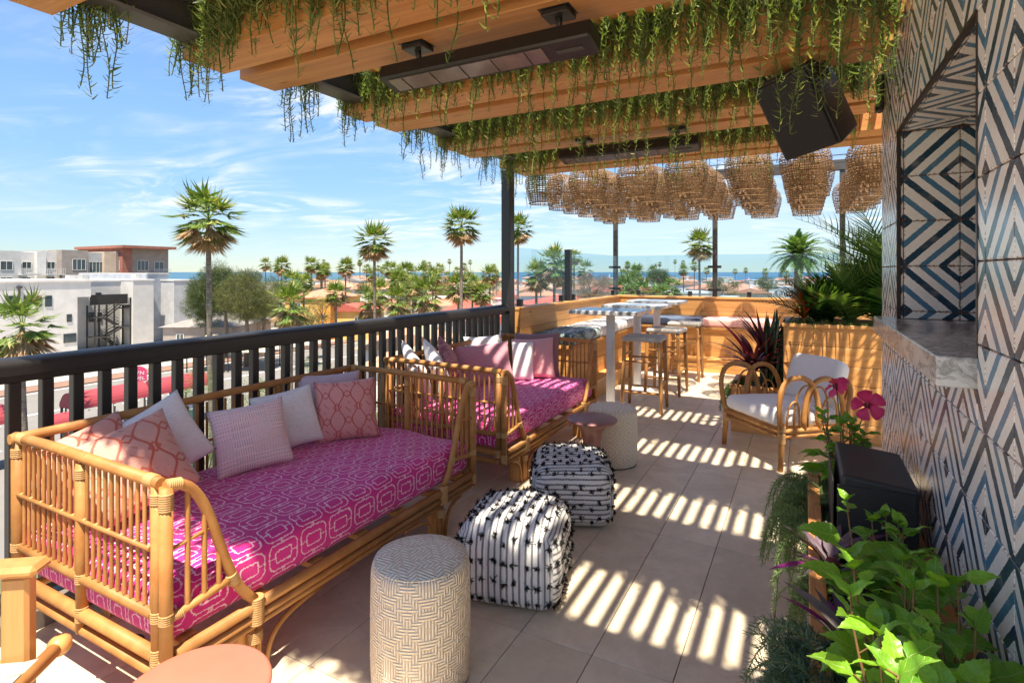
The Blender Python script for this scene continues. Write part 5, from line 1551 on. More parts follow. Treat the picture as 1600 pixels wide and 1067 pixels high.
mat('road_paint', base=(.72, .70, .66), rough=.8)
def sea_fn(nt):
    c = coords(nt); n = noise(nt, vec(nt, c[0] * .002, c[1] * .008, 0), 1.0, 5, .6)
    return mixc(nt, n.ss(.35, .65), (.012, .075, .125), (.025, .115, .165)), noise(nt, vec(nt, *coords(nt)), .25, 4)
mat('sea_water', sea_fn, rough=.35, bump=(.3, .4))
fw = Vector((-sY, cY, 0)); rt_ = Vector((cY, sY, 0))
def sheet(name, m, corners, z):
    o = MB().add([(p.x, p.y, z) for p in corners], [tuple(range(len(corners)))]).build(name, m); tag(o, kind='structure'); return o
big = 26000
sheet('ground', 'town_ground', [fw * -400 - rt_ * big, fw * -400 + rt_ * big, fw * big + rt_ * big, fw * big - rt_ * big], GZ - .06)
sheet('sea', 'sea_water', [fw * 610 - rt_ * big, fw * 610 + rt_ * big, fw * (big - 200) + rt_ * big, fw * (big - 200) - rt_ * big], GZ + .05)
sheet('road', 'asphalt', [Vector((-62, -60, 0)), Vector((-26, -60, 0)), Vector((-26, 190, 0)), Vector((-62, 190, 0))], GZ)
pv = MB().box(-90, -65.0, -60, 190, GZ - .05, GZ + .13).build('pavement', 'pavement'); tag(pv, kind='structure')
bb = MB().box(-64.9, -62.1, -60, 190, GZ - .05, GZ + .10).build('kerb', 'brick_band'); tag(bb, kind='structure')
for i, x in enumerate((-61.6, -52.5)):
    o = MB().box(x, x + .28, -60, 190, GZ + .002, GZ + .008).build('road_marking', 'road_paint'); tag(o, kind='structure')

def stucco(name, a, b):
    mat(name, lambda nt: mixc(nt, noise(nt, vec(nt, *coords(nt)), .8, 6, .65).ss(.3, .75), a, b), rough=.9)
stucco('white_stucco', (.56, .55, .53), (.66, .65, .62)); stucco('grey_stucco', (.34, .35, .36), (.44, .45, .46)); stucco('shaded_stucco', (.25, .28, .32), (.34, .37, .41))
stucco('pale_grey', (.46, .46, .44), (.54, .53, .51)); stucco('taupe', (.26, .225, .20), (.33, .29, .26)); stucco('rust_panel', (.27, .10, .07), (.34, .14, .10)); stucco('sand', (.46, .37, .28), (.56, .46, .36))
stucco('yellow_stucco', (.68, .42, .12), (.76, .50, .18)); stucco('orange_stucco', (.70, .30, .05), (.76, .36, .08)); stucco('cream_stucco', (.62, .54, .42), (.70, .63, .52)); stucco('beige_canvas', (.56, .46, .30), (.64, .53, .36))
mat('window_glass', lambda nt: mixc(nt, objrand(nt), (.02, .03, .035), (.07, .11, .13)), rough=.12, spec=.7)
mat('window_frame', base=(.68, .67, .65), rough=.6)
def roof_fn(a, b):
    def fn(nt):
        c = coords(nt); n = noise(nt, vec(nt, *c), 1.3, 5, .65); r = objrand(nt)
        row = ((c[0] + c[1]) / .33).fr(); cc = mixc(nt, n.ss(.3, .7) * .7 + r * .3, a, b)
        return mixc(nt, row.lt(.22) * .35, cc, tuple(q * .55 for q in a)), row
    return fn
mat('tile_roof', roof_fn((.42, .17, .10), (.58, .28, .18)), rough=.85, bump=(.5, .06))
mat('red_roof', roof_fn((.40, .085, .06), (.50, .13, .09)), rough=.85, bump=(.5, .06))
mat('tan_roof', roof_fn((.46, .27, .17), (.60, .38, .26)), rough=.85, bump=(.5, .06))
mat('grey_roof', roof_fn((.20, .19, .18), (.30, .28, .26)), rough=.9, bump=(.4, .05))
win_cache = {}
def window(parent, c, wd, h, face, panes=2, frame='window_frame'):
    """opening in a wall: glass set back 0.06 in a frame. face: '+x' or '-y'"""
    key = (round(wd, 2), round(h, 2), face, panes, frame)
    S = (lambda a, n, z: (n, a, z)) if face == '+x' else (lambda a, n, z: (a, -n, z))
    def bx(mb, a0, a1, n0, n1, z0, z1):
        p, q = S(a0, n0, z0), S(a1, n1, z1); mb.box(min(p[0], q[0]), max(p[0], q[0]), min(p[1], q[1]), max(p[1], q[1]), z0, z1)
    if key not in win_cache:
        f = .07; m1 = MB(); bx(m1, -wd / 2, wd / 2, .01, .08, -h / 2, -h / 2 + f); bx(m1, -wd / 2, wd / 2, .01, .08, h / 2 - f, h / 2)
        bx(m1, -wd / 2, -wd / 2 + f, .011, .079, -h / 2 + f, h / 2 - f); bx(m1, wd / 2 - f, wd / 2, .011, .079, -h / 2 + f, h / 2 - f)
        for k in range(1, panes): x = -wd / 2 + wd * k / panes; bx(m1, x - .03, x + .03, .012, .078, -h / 2 + f, h / 2 - f)
        m2 = MB(); bx(m2, -wd / 2 + .02, wd / 2 - .02, .015, .03, -h / 2 + .02, h / 2 - .02)
        win_cache[key] = (m1.mesh('window'), m2.mesh('pane'))
    a, b = win_cache[key]; w_ = link('window', a, frame, parent, c); link('pane', b, 'window_glass', w_)

# ---------------------------------------------------------------- white apartment block across the street
wb = empty('apartment_building', (-88, 32, GZ)); tag(wb, 'white stucco apartment block with a black outdoor stair and four dark square windows', 'building')
def wp(x0, x1, y0, y1, z0, z1, n, m):
    return MB().box(x0 + 88, x1 + 88, y0 - 32, y1 - 32, z0 - GZ, z1 - GZ).build(n, m, wb)
ya, _ = YX(142, 88); yb, _ = YX(194, 91); y2, _ = YX(208, 87.6); y3, _ = YX(240, 87.6)
yr, _ = YX(121, 88)
wp(-112, -88, 2, yr, GZ, .10, 'wall', 'white_stucco'); wp(-112, -88, yr, ya, -2.0, .10, 'wall', 'white_stucco'); wp(-112, -91, yr, ya, GZ, -2.0, 'wall', 'pale_grey')
wp(-112.1, -87.85, 1.9, ya + .1, .1005, .38, 'parapet', 'white_stucco')
wp(-111, -91, ya, y2, GZ, .02, 'wall', 'pale_grey'); wp(-111, -90.9, ya + .11, y2, .0205, .30, 'parapet', 'white_stucco')
wp(-111, -87.6, y2, y3, GZ, .16, 'wall', 'pale_grey'); wp(-111.1, -87.5, y2 - .05, y3 + .1, .1605, .36, 'parapet', 'white_stucco')
y4, _ = YX(263, 89.5); wp(-110, -89.5, y3 + .0, y4, GZ, 1.15, 'tower', 'shaded_stucco'); wp(-110, -89.4, y3 + .12, y4, 1.1505, 1.28, 'parapet', 'pale_grey')  # tower face in shadow: the bluish shade is put into its stucco colour
y5, _ = YX(272, 86); y6, _ = YX(312, 86); wp(-104, -86, y5, y6, GZ, .05, 'wall', 'grey_stucco'); wp(-104.1, -85.9, y5 - .1, y6 + .1, .0505, .24, 'parapet', 'pale_grey')
def wwin(pl_, pr, pt, pb_, Xp, panes=1, frame='dark_steel'):
    a, d1 = YX(pl_, Xp); b, d2 = YX(pr, Xp); d = (d1 + d2) / 2; zt, zb = ZY(pt, d), ZY(pb_, d)
    window(wb, (-Xp + 88 + .0, (a + b) / 2 - 32, (zt + zb) / 2 - GZ), b - a, zt - zb, '+x', panes, frame)
for (a, b) in ((12, 25), (37, 49), (54, 65), (70, 81)): wwin(a, b, 462, 479, 88)
wwin(104, 112, 491, 503, 88); wwin(99, 119, 521, 535, 88, 2); wwin(149, 158, 457, 462, 91); wwin(138, 148, 488, 503, 91); wwin(152, 159, 488, 503, 91)
for (a, t) in ((30, 447),): 
    y, d = YX(a, 87.9); MB().box(-.12, .12, -.08, .08, -3.0, .4).box(-.2, .2, -.25, .25, .4005, .7).build('downpipe', 'dark_steel', wb, (.13, y - 32, ZY(447, d) - .7 - GZ))
y, d = YX(124, 86); y7, _ = YX(138, 86)
for (px_, pw) in ((112, 9), (131, 8), (214, 6)):                       # roof plant
    yy, d = YX(px_, 92); MB().box(-.6, .6, -.5, .5, 0, .9).box(-.62, .62, -.1, .3, .25, .7).build('roof_unit', 'pale_grey', wb, (-4, yy - 32, .105 - GZ))
# outdoor stair
fe = empty('fire_stair', (-88.5, 44, GZ)); tag(fe, 'black steel outdoor stair with landings climbing the white block', 'stair')
ys0, _ = YX(146, 88.5); ys1, _ = YX(205, 88.5); dd = 77
def fp(mb, n, m='black_steel'):
    mb.v = [(x + 88.5, y - 44, z - GZ) for x, y, z in mb.v]; return mb.build(n, m, fe)
zl = [ZY(p, 77.5) for p in (478, 496, 527)]
fp(MB().box(-88.7, -88.55, ya + .2, YX(200, 88.5)[0], zl[0] + .1, zl[0] + 1.55), 'screen')
for y in (ys0, ys0 + 1.5, (ys0 + ys1) / 2, ys1 - .3, ys1):
    fp(MB().box(-88.2, -88.05, y - .08, y + .08, GZ, zl[0] + (1.0 if y > ys1 - 1 else .1)), 'column'); fp(MB().box(-90.3, -90.15, y - .08, y + .08, GZ, zl[0]), 'column')
for k, z in enumerate(zl):
    if k == 0: fp(MB().box(-90.3, -88.0, ys1 - 1.4, ys1 + .1, z - .12, z), 'landing', 'dark_steel')
    else: fp(MB().box(-90.3, -88.0, ys0 - .1, ys0 + 1.6, z - .12, z), 'landing', 'dark_steel')
    if k: fp(MB().box(-90.3, -88.0, ys1 - 1.3, ys1 + .1, z + 1.0, z + 1.12), 'landing', 'dark_steel')
    for r_ in (.35, .65, .95): fp(MB().box(-88.05, -88.0, *((ys1 - 1.4, ys1 + .1) if k == 0 else (ys0 - .1, ys0 + 1.6)), z + r_, z + r_ + .04), 'rail')
def flight(y0, z0, y1, z1, x):
    n = 9
    for k in range(n):
        f = (k + .5) / n; y = y0 + (y1 - y0) * f; z = z0 + (z1 - z0) * f; fp(MB().box(x - .5, x + .5, y - .17, y + .17, z - .03, z), 'tread', 'dark_steel')
    for xx in (x - .52, x + .52):
        fp(MB().tube([(xx, y0, z0), (xx, y1, z1)], .09, 4), 'stringer')
        for h in (.5, .95): fp(MB().tube([(xx, y0, z0 + h), (xx, y1, z1 + h)], .03, 4), 'rail')
flight(ys0 + 1.6, zl[1], ys1 - 1.4, zl[0], -88.7); flight(ys1 - 1.3, zl[1] - 1.4, ys0 + 1.6, zl[1], -89.8); flight(ys0 + 1.6, zl[2], ys1 - 1.3, zl[2] + 1.1, -88.7); flight(ys1 - 1.3, GZ, ys0 + 1.6, zl[2], -89.8)

# ---------------------------------------------------------------- taupe block behind
tb = empty('apartment_building', (-126, 58, GZ)); tag(tb, 'long taupe and white apartment building with a rust-red roof slab', 'building')
def tp(pl_, pr, Xp, pt, n, m, back=18, z0=GZ):
    a, d1 = YX(pl_, Xp); b, d2 = YX(pr, Xp); z = ZY(pt, (d1 + d2) / 2)
    MB().box(-Xp - back + 126, -Xp + 126, a - 58, b - 58, z0 - GZ, z - GZ).build(n, m, tb); return a, b, z
tp(-70, 33, 125, 391, 'wall', 'pale_grey'); tp(33, 58, 127, 394, 'wall', 'white_stucco'); tp(58, 72, 126, 393, 'wall', 'white_stucco'); tp(72, 97, 127, 394, 'wall', 'white_stucco')
tp(96.5, 138, 125, 391, 'wall', 'taupe'); tp(138, 163, 126.5, 395, 'wall', 'grey_stucco'); tp(163, 181, 125.6, 393.5, 'wall', 'sand'); tp(181, 191, 125.3, 393, 'wall', 'taupe')
tp(191, 206, 124, 384, 'frame', 'rust_panel'); tp(206, 263, 125, 389, 'wall', 'taupe')
a, d1 = YX(190, 123); b, d2 = YX(274, 123); z = ZY(383, d1)
MB().box(-16, 3.4, a - 58, b - 58, z - .55 - GZ, z - GZ).build('roof_slab', 'rust_panel', tb)
def tw(pl_, pr, pt, pb_, Xp, panes=2, fr='window_frame'):
    a, d1 = YX(pl_, Xp); b, d2 = YX(pr, Xp); d = (d1 + d2) / 2; zt, zb = ZY(pt, d), ZY(pb_, d)
    window(tb, (126 - Xp, (a + b) / 2 - 58, (zt + zb) / 2 - GZ), b - a, zt - zb, '+x', panes, fr)
for q in ((0, 20, 408, 422, 125, 2), (34, 49, 409, 421, 127, 2), (73, 86, 409, 421, 127, 2), (113, 134, 405, 422, 125, 3), (139, 161, 409, 426, 126.5, 4), (139, 161, 430, 437, 126.5, 4), (186, 197.5, 407, 422, 125.0, 2), (214, 232, 407, 423, 125, 3), (241, 256, 409, 424, 125, 2), (186, 197.5, 432, 438, 125.0, 2), (0, 20, 433, 438, 125, 2), (34, 48, 433, 438, 127, 2), (73, 86, 433, 438, 127, 2)): tw(*q)
for (l, r_) in ((32, 60), (72, 100), (240, 265)):
    a, d1 = YX(l, 124); b, d2 = YX(r_, 124); z = ZY(428, d1)
    MB().box(.2, 2.6, a - 58, b - 58, z - .25 - GZ, z - GZ).build('balcony', 'pale_grey', tb)
    MB().box(2.52, 2.58, a - 58, b - 58, z + .95 - GZ, z + 1.02 - GZ).build('balcony_rail', 'window_frame', tb)
    for k in range(9): y = a + (b - a) * k / 8; MB().box(2.53, 2.57, y - 58 - .02, y - 58 + .02, z - GZ, z + .95 - GZ).build('baluster', 'window_frame', tb)

# ---------------------------------------------------------------- houses
def house(px, d, w_, l_, h, rz, label, wallm='cream_stucco', roofm='tile_roof', kind='gable', rh=1.5, name='house', cat='house', zoff=0, chim=False, win=2):
    p = BG(px, d); o = empty(name, (p.x, p.y, GZ), R(rz)); tag(o, label, cat, 'houses between the terrace and the sea')
    MB().box(-w_ / 2, w_ / 2, -l_ / 2, l_ / 2, 0, h).build('wall', wallm, o)
    e = .45; a, b = w_ / 2 + e, l_ / 2 + e; z = h + .002
    if kind == 'gable': v = [(-a, -b, z), (a, -b, z), (a, b, z), (-a, b, z), (0, -b, z + rh), (0, b, z + rh)]; f = [(0, 1, 4), (2, 3, 5), (1, 2, 5, 4), (3, 0, 4, 5), (0, 3, 2, 1)]
    elif kind == 'hip': v = [(-a, -b, z), (a, -b, z), (a, b, z), (-a, b, z), (0, -b + a, z + rh), (0, b - a, z + rh)]; f = [(0, 1, 4), (2, 3, 5), (1, 2, 5, 4), (3, 0, 4, 5), (0, 3, 2, 1)]
    else: v = []; f = []
    if v: MB().add(v, f).build('roof', roofm, o)
    else: MB().box(-a + .3, a - .3, -b + .3, b - .3, z, z + .35).build('roof', roofm, o)
    if chim: MB().box(-.4, .4, -.4, .4, h, h + rh + 1.1).box(-.5, .5, -.5, .5, h + rh + 1.1005, h + rh + 1.3).build('chimney', 'white_stucco', o, (w_ * .2, l_ * .2, 0))
    for k in range(win):                                   # windows on the sides that look this way
        y = -l_ / 2 + l_ * (k + .5) / win
        window(o, (w_ / 2, y, h - 1.5), 1.1, 1.2, '+x'); 
        x = -w_ / 2 + w_ * (k + .5) / win; window(o, (x, -l_ / 2, h - 1.5), 1.0, 1.2, '-y')
        if h > 5.2: window(o, (w_ / 2, y, h - 4.3), 1.1, 1.2, '+x'); window(o, (x, -l_ / 2, h - 4.3), 1.0, 1.2, '-y')
    return o
house(507, 96, 9, 10, 6.7, 22, 'yellow stucco house with a small red tiled roof among the palms', 'yellow_stucco', 'tile_roof', 'hip', 1.3)
house(553, 92, 8, 7, 4.6, 22, 'low yellow house with terracotta roof beside the tall yellow one', 'yellow_stucco', 'red_roof', 'gable', 1.2)
p = BG(511, 88); o = empty('house', (p.x, p.y, GZ), R(22)); tag(o, 'bright orange stair tower in front of the yellow house', 'building'); MB().box(-1, 1, -1, 1, 0, 6.6).build('wall', 'orange_stucco', o); MB().box(-1.15, 1.15, -1.15, 1.15, 6.602, 6.8).build('parapet', 'yellow_stucco', o)
house(742, 92, 8, 9, 4.2, 55, 'half-timbered white house with bright red roof', 'white_stucco', 'red_roof', 'gable', 1.9, chim=False)
house(775, 78, 7, 8, 4.1, 60, 'white house with bright red gabled roof and white chimney by the post', 'white_stucco', 'red_roof', 'gable', 1.8, chim=True)
house(346, 80, 9, 13, 3.6, 30, 'low restaurant with grey shingle roof in front of the pine', 'taupe', 'grey_roof', 'hip', 1.6)
aw = empty('awning', tuple(BG(366, 62, GZ)), R(30)); tag(aw, 'pair of beige canvas awnings beside the restaurant', 'awning')
for k, x in enumerate((-2.2, 2.2)):
    MB().add([(x - 2.1, -2, 2.2), (x + 2.1, -2, 2.2), (x + 2.1, 2.4, 3.6), (x - 2.1, 2.4, 3.6), (x - 2.1, -2, 2.15), (x + 2.1, -2, 2.15), (x + 2.1, 2.4, 3.55), (x - 2.1, 2.4, 3.55)], [(0, 1, 2, 3), (7, 6, 5, 4), (0, 4, 5, 1), (1, 5, 6, 2), (2, 6, 7, 3), (3, 7, 4, 0)]).build('canvas', 'beige_canvas', aw)
    for sx in (-2, 2):
        MB().box(x + sx - .05, x + sx + .05, -1.95, -1.85, 0, 2.16).build('pole', 'black_steel', aw)
        MB().box(x + sx - .05, x + sx + .05, 2.2, 2.3, 0, 3.50).build('pole', 'black_steel', aw)
gh = random.Random(77)
def lab_house(wm, kd, word, h, d, ch_):
    st = 'two-storey' if h > 5 else 'low'
    wl = {'cream_stucco': 'cream', 'white_stucco': 'white', 'sand': 'sandy', 'pale_grey': 'pale grey'}[wm]
    rf = 'a flat white roof' if kd == 'flat' else f'a {word} {"hipped" if kd == "hip" else "gabled"} roof'
    where = 'just below the terrace palms' if d < 90 else 'in the second street of roofs' if d < 140 else 'halfway to the sea' if d < 230 else 'near the shore' if d < 380 else 'right by the sea line'
    return f'{st} {wl} house with {rf}{" and chimney" if ch_ else ""}, {where}'
kinds = [('cream_stucco', 'tile_roof', 'terracotta'), ('white_stucco', 'tile_roof', 'terracotta'), ('sand', 'tan_roof', 'tan'), ('white_stucco', 'tan_roof', 'tan'), ('pale_grey', 'grey_roof', 'grey'), ('cream_stucco', 'red_roof', 'red')]
spots = []
for d in (48, 62, 80, 105, 125, 150, 180, 215, 255, 300, 350, 410, 480):
    step = 15.5 / d * FPX
    lo, hi = (470, 1290 if d < 100 else 1560)
    px = lo + gh.uniform(0, step)
    while px < hi:
        if d <= 80 and (px < 590 or px > 1000): px += step; continue
        if d <= 62 and px > 840: px += step; continue
        spots.append((px, d * gh.uniform(.96, 1.05))); px += step * gh.uniform(.85, 1.35)
for i, (px, d) in enumerate(spots):
    if d < 110 and (470 < px < 600 or 715 < px < 800): continue
    if d < 90 and 1130 < px < 1290: continue
    k = gh.choices(range(6), [5, 5, 3, 3, 1, 2])[0]; wm, rm, word = kinds[k]; kd = gh.choice(['gable', 'hip', 'hip', 'gable', 'flat'])
    if kd == 'flat': rm = 'white_stucco'; word = 'flat white'
    ch_ = gh.random() < .25; h = gh.choice([3.4, 3.8, 5.6, 6.2]) if d > 75 else gh.choice([3.2, 3.6])
    house(px, d, gh.uniform(8, 11), gh.uniform(9, 14), h, gh.choice([20, 28, 30, 62, 118]) + gh.uniform(-6, 6),
          lab_house(wm, kd, word, h, d, ch_), wm, rm, kd, gh.uniform(1.1, 1.7), chim=ch_, win=2 if d < 160 else 1)
# long shed with an open grey-roofed gallery, seen through the right-hand glass
wh = empty('gallery_building', tuple(BG(1180, 74, GZ)), R(-4)); tag(wh, 'low white building with grey roof and open columned gallery', 'building')
MB().box(-9, 9, 0, 9, 0, 5.6).build('wall', 'white_stucco', wh); MB().box(-9.4, 5.0, -4.2, -.01, 5.3, 5.65).build('gallery_roof', 'grey_roof', wh)
MB().box(-14, 16, -14, -4.3, 0, 4.1).build('lower_wing', 'pale_grey', wh); MB().box(-9, 9.2, .01, 9.2, 5.602, 6.1).build('parapet', 'white_stucco', wh)
for k in range(6): MB().box(-9 + k * 2.7, -8.8 + k * 2.7, -4.1, -3.9, 4.1005, 5.2995).build('column', 'dark_steel', wh)
for x in (-4, 4.5): MB().box(x - 1.2, x + 1.2, 3, 5, 6.1005, 7.5).build('roof_unit', 'grey_stucco', wh)
for k in range(5): window(wh, (-7 + k * 2.8, 0, 4.6), 1.6, .8, '-y', 2)

# ---------------------------------------------------------------- street furniture below
def vault(y0, y1, x, zt, r, label):
    o = empty('market_canopy', (x, (y0 + y1) / 2, GZ)); tag(o, label, 'canopy', 'red barrel canopies on the street'); n = 14; L = (y1 - y0) / 2; H = zt - GZ
    vv = []; ff = []
    for i in range(n + 1):
        a = math.pi * i / n
        for y in (-L, L): vv.append((r * math.cos(a), y, H - r + r * math.sin(a)))
    for i in range(n): ff.append((2 * i, 2 * i + 1, 2 * i + 3, 2 * i + 2))
    ff += [tuple(2 * i for i in range(n + 1)), tuple(2 * i + 1 for i in reversed(range(n + 1)))]
    MB().add(vv, ff, False).build('canvas', 'canopy_red', o)
    for sx in (-1, 1):
        for y in (-L + .1, 0, L - .1): MB().box(sx * r - .05, sx * r + .05, y - .05, y + .05, 0, H - r).build('pole', 'dark_steel', o)
    MB().box(-r + .2, r - .2, -L + .4, L - .4, 0, 1.0).build('counter', 'teal_paint', o); MB().box(-r + .1, r - .1, -L + .3, L - .3, 1.002, 1.08).build('counter_top', 'white_steel', o)
    for k in range(9): MB().lathe([(.0001, -.06), (.05, -.03), (.06, 0), (.04, .05), (.0001, .06)], 8).build('light_bulb', 'road_paint', o, (r + .05, -L + 2 * L * (k + .5) / 9, H - r - .12))
mat('canopy_red', lambda nt: mixc(nt, noise(nt, vec(nt, *coords(nt)), 1.4, 4), (.29, .032, .045), (.37, .055, .07)), rough=.7)
mat('teal_paint', base=(.02, .22, .28), rough=.5); mat('sign_pink', base=(.62, .06, .16), rough=.5); mat('umbrella_blue', base=(.03, .12, .42), rough=.7)
vault(17.0, 21.3, -40, -6.0, .95, 'red barrel canopy over a teal counter beside the pink sign'); vault(21.9, 25.6, -40, -6.0, .95, 'red barrel canopy at the shrub end of the street stalls'); vault(11.3, 13.9, -40, -6.0, .95, 'red barrel canopy left of the palm trunk')
vault(14.9, 16.1, -37.5, -6.6, .6, 'small red hooded stall next to the palm trunk')
# pink sign: two words on an arched board
y, d = YX(214, 44); sg = empty('street_sign', (-44, y, GZ), R(90 - 28)); tag(sg, 'pink arched street sign with two lines of lettering on a post', 'sign')
arch = [(-.62, 0), (.62, 0), (.62, .72)] + [(.62 * math.cos(a), .72 + .42 * math.sin(a)) for a in [math.pi * k / 10 for k in range(1, 10)]] + [(-.62, .72)]
zb = ZY(596, d) - GZ
mb = MB().add([(x, -.03, zb + z) for x, z in arch] + [(x, .03, zb + z) for x, z in arch], [tuple(range(len(arch))), tuple(reversed(range(len(arch), 2 * len(arch))))] + [(i, len(arch) + i, len(arch) + (i + 1) % len(arch), (i + 1) % len(arch)) for i in range(len(arch))]); mb.build('board', 'sign_pink', sg)
MB().box(-.06, .06, .031, .12, 0, zb + .6).build('post', 'dark_steel', sg)
def text_part(s, parent, loc, size, m):
    c = bpy.data.curves.new('lettering', 'FONT'); c.body = s; c.size = size; c.align_x = 'CENTER'; c.extrude = .008
    tmp = bpy.data.objects.new('lettering_tmp', c); col.objects.link(tmp); dg = bpy.context.evaluated_depsgraph_get(); dg.update()
    me = bpy.data.meshes.new_from_object(tmp.evaluated_get(dg)); bpy.data.objects.remove(tmp); me.materials.clear()
    o = link('lettering', me, m, parent, loc, (R(90), 0, 0)); return o
text_part('SEYN', sg, (0, -.042, zb + .48), .40, 'road_paint'); text_part('LAVEL', sg, (0, -.042, zb + .1), .36, 'road_paint')
for px, d in ((408, 74), (420, 75)):
    u = empty('patio_umbrella', tuple(BG(px, d, GZ))); tag(u, 'small blue patio umbrella on the street corner by the beige awnings', 'umbrella', 'blue umbrellas by the awnings')
    MB().lathe([(1.1, 2.2), (.55, 2.55), (.0001, 2.75)], 10, smooth=False).build('canopy', 'umbrella_blue', u); MB().tube([(0, 0, 0), (0, 0, 2.6)], .03, 6).build('pole', 'dark_steel', u)
# two people on the street
mat('cloth_dark', base=(.03, .03, .04), rough=.9); mat('skin', base=(.45, .26, .18), rough=.6)
def person(loc, rz, label, cloth):
    verts = [(0, 0, .95), (0, 0, 1.2), (0, 0, 1.42), (0, .01, 1.52), (0, .02, 1.64), (0, .01, 1.72), (.19, 0, 1.40), (.25, .03, 1.12), (.24, .14, .90), (-.19, 0, 1.40), (-.25, -.02, 1.12), (-.24, .06, .88), (.09, 0, .90), (.11, .06, .50), (.11, .03, .08), (.11, .14, .04), (-.09, 0, .90), (-.11, -.04, .50), (-.11, -.12, .10), (-.11, -.02, .04)]
    edges = [(0, 1), (1, 2), (2, 3), (3, 4), (4, 5), (2, 6), (6, 7), (7, 8), (2, 9), (9, 10), (10, 11), (0, 12), (12, 13), (13, 14), (14, 15), (0, 16), (16, 17), (17, 18), (18, 19)]
    rad = [.15, .13, .14, .055, .09, .075, .06, .045, .035, .06, .045, .035, .095, .065, .045, .035, .095, .065, .045, .035]
    me = bpy.data.meshes.new('person'); me.from_pydata(verts, edges, []); me.materials.append(MATS[cloth])
    o = bpy.data.objects.new('person', me); col.objects.link(o); o.location = loc; o.rotation_euler = (0, 0, rz)
    sk = o.modifiers.new('skin', 'SKIN'); l = me.skin_vertices[0].data
    for i, r_ in enumerate(rad): l[i].radius = (r_, r_ * .8)
    l[0].use_root = True; s2 = o.modifiers.new('sub', 'SUBSURF'); s2.levels = s2.render_levels = 1
    tag(o, label, 'person')
    MB().lathe([(.0001, 1.79), (.06, 1.775), (.092, 1.72), (.095, 1.66), (.07, 1.62), (.0001, 1.62)], 12).build('hair', 'cloth_dark', o, (0, -.012, 0))
person(tuple(BG(100, 41, GZ)), 1.0, 'person in dark clothes walking on the grey road by the palm trunk', 'cloth_dark')
person(tuple(BG(278, 64, GZ + .13)), 2.2, 'person in dark trousers on the pavement before the white block', 'cloth_dark')

# ================================================================ PALMS AND TREES
def fan_crown(seed, nleaf, nseg, ndead, lod):
    g = np.random.default_rng(seed); ns_ = 3 if lod else 4; seg = ribbon_t(1, .26 if lod else .17, ns_, -.42, .05); seg[0][:, 1] *= np.repeat(np.array([.25, .8, 1.0, .55, .0][:ns_ + 1] if ns_ == 4 else [.3, 1.0, .8, .0]), 2); seg[0][:, 1] += 1e-4
    def leaves(n, elr, dead):
        d = []; T = []; S = []; ups = []; sv = []; sf = []; o = 0
        for k in range(n):
            az = k * 2.4 + g.normal(0, .25); f = (k + .5) / n; el = elr[0] + (elr[1] - elr[0]) * f + g.normal(0, .10)
            pl_ = g.uniform(.36, .60) * (.8 if dead else 1); dv = np.array([math.cos(az) * math.cos(el), math.sin(az) * math.cos(el), math.sin(el)])
            tip = dv * pl_; side = np.array([-math.sin(az), math.cos(az), 0]); nm = np.cross(dv, side)
            bl = g.uniform(.40, .54); dv = dv + np.array([0, 0, -.55 * (1 - .5 * max(0, math.sin(el)))]); dv = dv / np.linalg.norm(dv); nm = np.cross(dv, side); sag = np.array([0, 0, -.34 if not dead else -.6])
            for q in range(nseg):
                b = (-1 + 2 * (q + .5) / nseg) * (1.9 if not dead else .9)
                dd = dv * math.cos(b) + side * math.sin(b) + nm * -.12 * abs(b) + sag * (.4 + .5 * abs(b)) + g.normal(size=3) * .06
                d.append(dd); T.append(tip); S.append(bl * (1 - .18 * abs(b)) * g.uniform(.9, 1.08)); ups.append(-nm + g.normal(size=3) * .2)
            w_ = side * .012
            sv += [-w_, w_, tip + w_ * .6, tip - w_ * .6]; sf.append((o, o + 1, o + 2, o + 3)); o += 4
        V, F = inst(seg[0], seg[1], frames(np.array(d), up=np.array(ups), scale=np.array(S)), np.array(T))
        return join_np([(V, F), (np.array(sv), np.array(sf))])
    gV, gF = leaves(nleaf, (1.25, -.75), False); dV, dF = leaves(ndead, (-.35, -1.3), True)
    dV[:, 2] -= .05
    return np_mesh('crown', gV, gF), np_mesh('dead_fronds', dV, dF)
CR_N = [fan_crown(400 + k, 40, 17, 22, 0) for k in range(3)]; CR_F = [fan_crown(420 + k, 28, 9, 12, 1) for k in range(3)]
SKIRT = fan_crown(440, 30, 15, 34, 0)
def fan_palm(px, py, d, r, label, near=True, skirt=False, lean=0.0, grp='fan palms in the town', k=0):
    zc = ZY(py, d) + r * .15; b = BG(px, d); H = zc - GZ
    p = empty('fan_palm', (b.x, b.y, GZ), rnd.uniform(0, 6.28)); tag(p, label, 'palm tree', grp)
    n = 8 if near else 4; tr = .155; r = r * 1.2
    pts = [(lean * math.sin(math.pi * .5 * i / n) * .0 + lean * (1 - (1 - i / n) ** 2), 0, H * i / n) for i in range(n + 1)]
    MB().tube(pts, [tr * (1.25 if i == 0 else 1.0 - .25 * i / n) for i in range(n + 1)], 10 if near else 6, False).build('trunk', 'palm_bark', p)
    c, dd_ = SKIRT if skirt else (CR_N if near else CR_F)[k % 3]
    for nm, me, m in (('crown', c, 'fan_green'), ('dead_fronds', dd_, 'fan_dead')):
        o = link(nm, me, m, p, (lean, 0, H)); o.scale = (r, r, r * (1.0 if not skirt else 1.1))
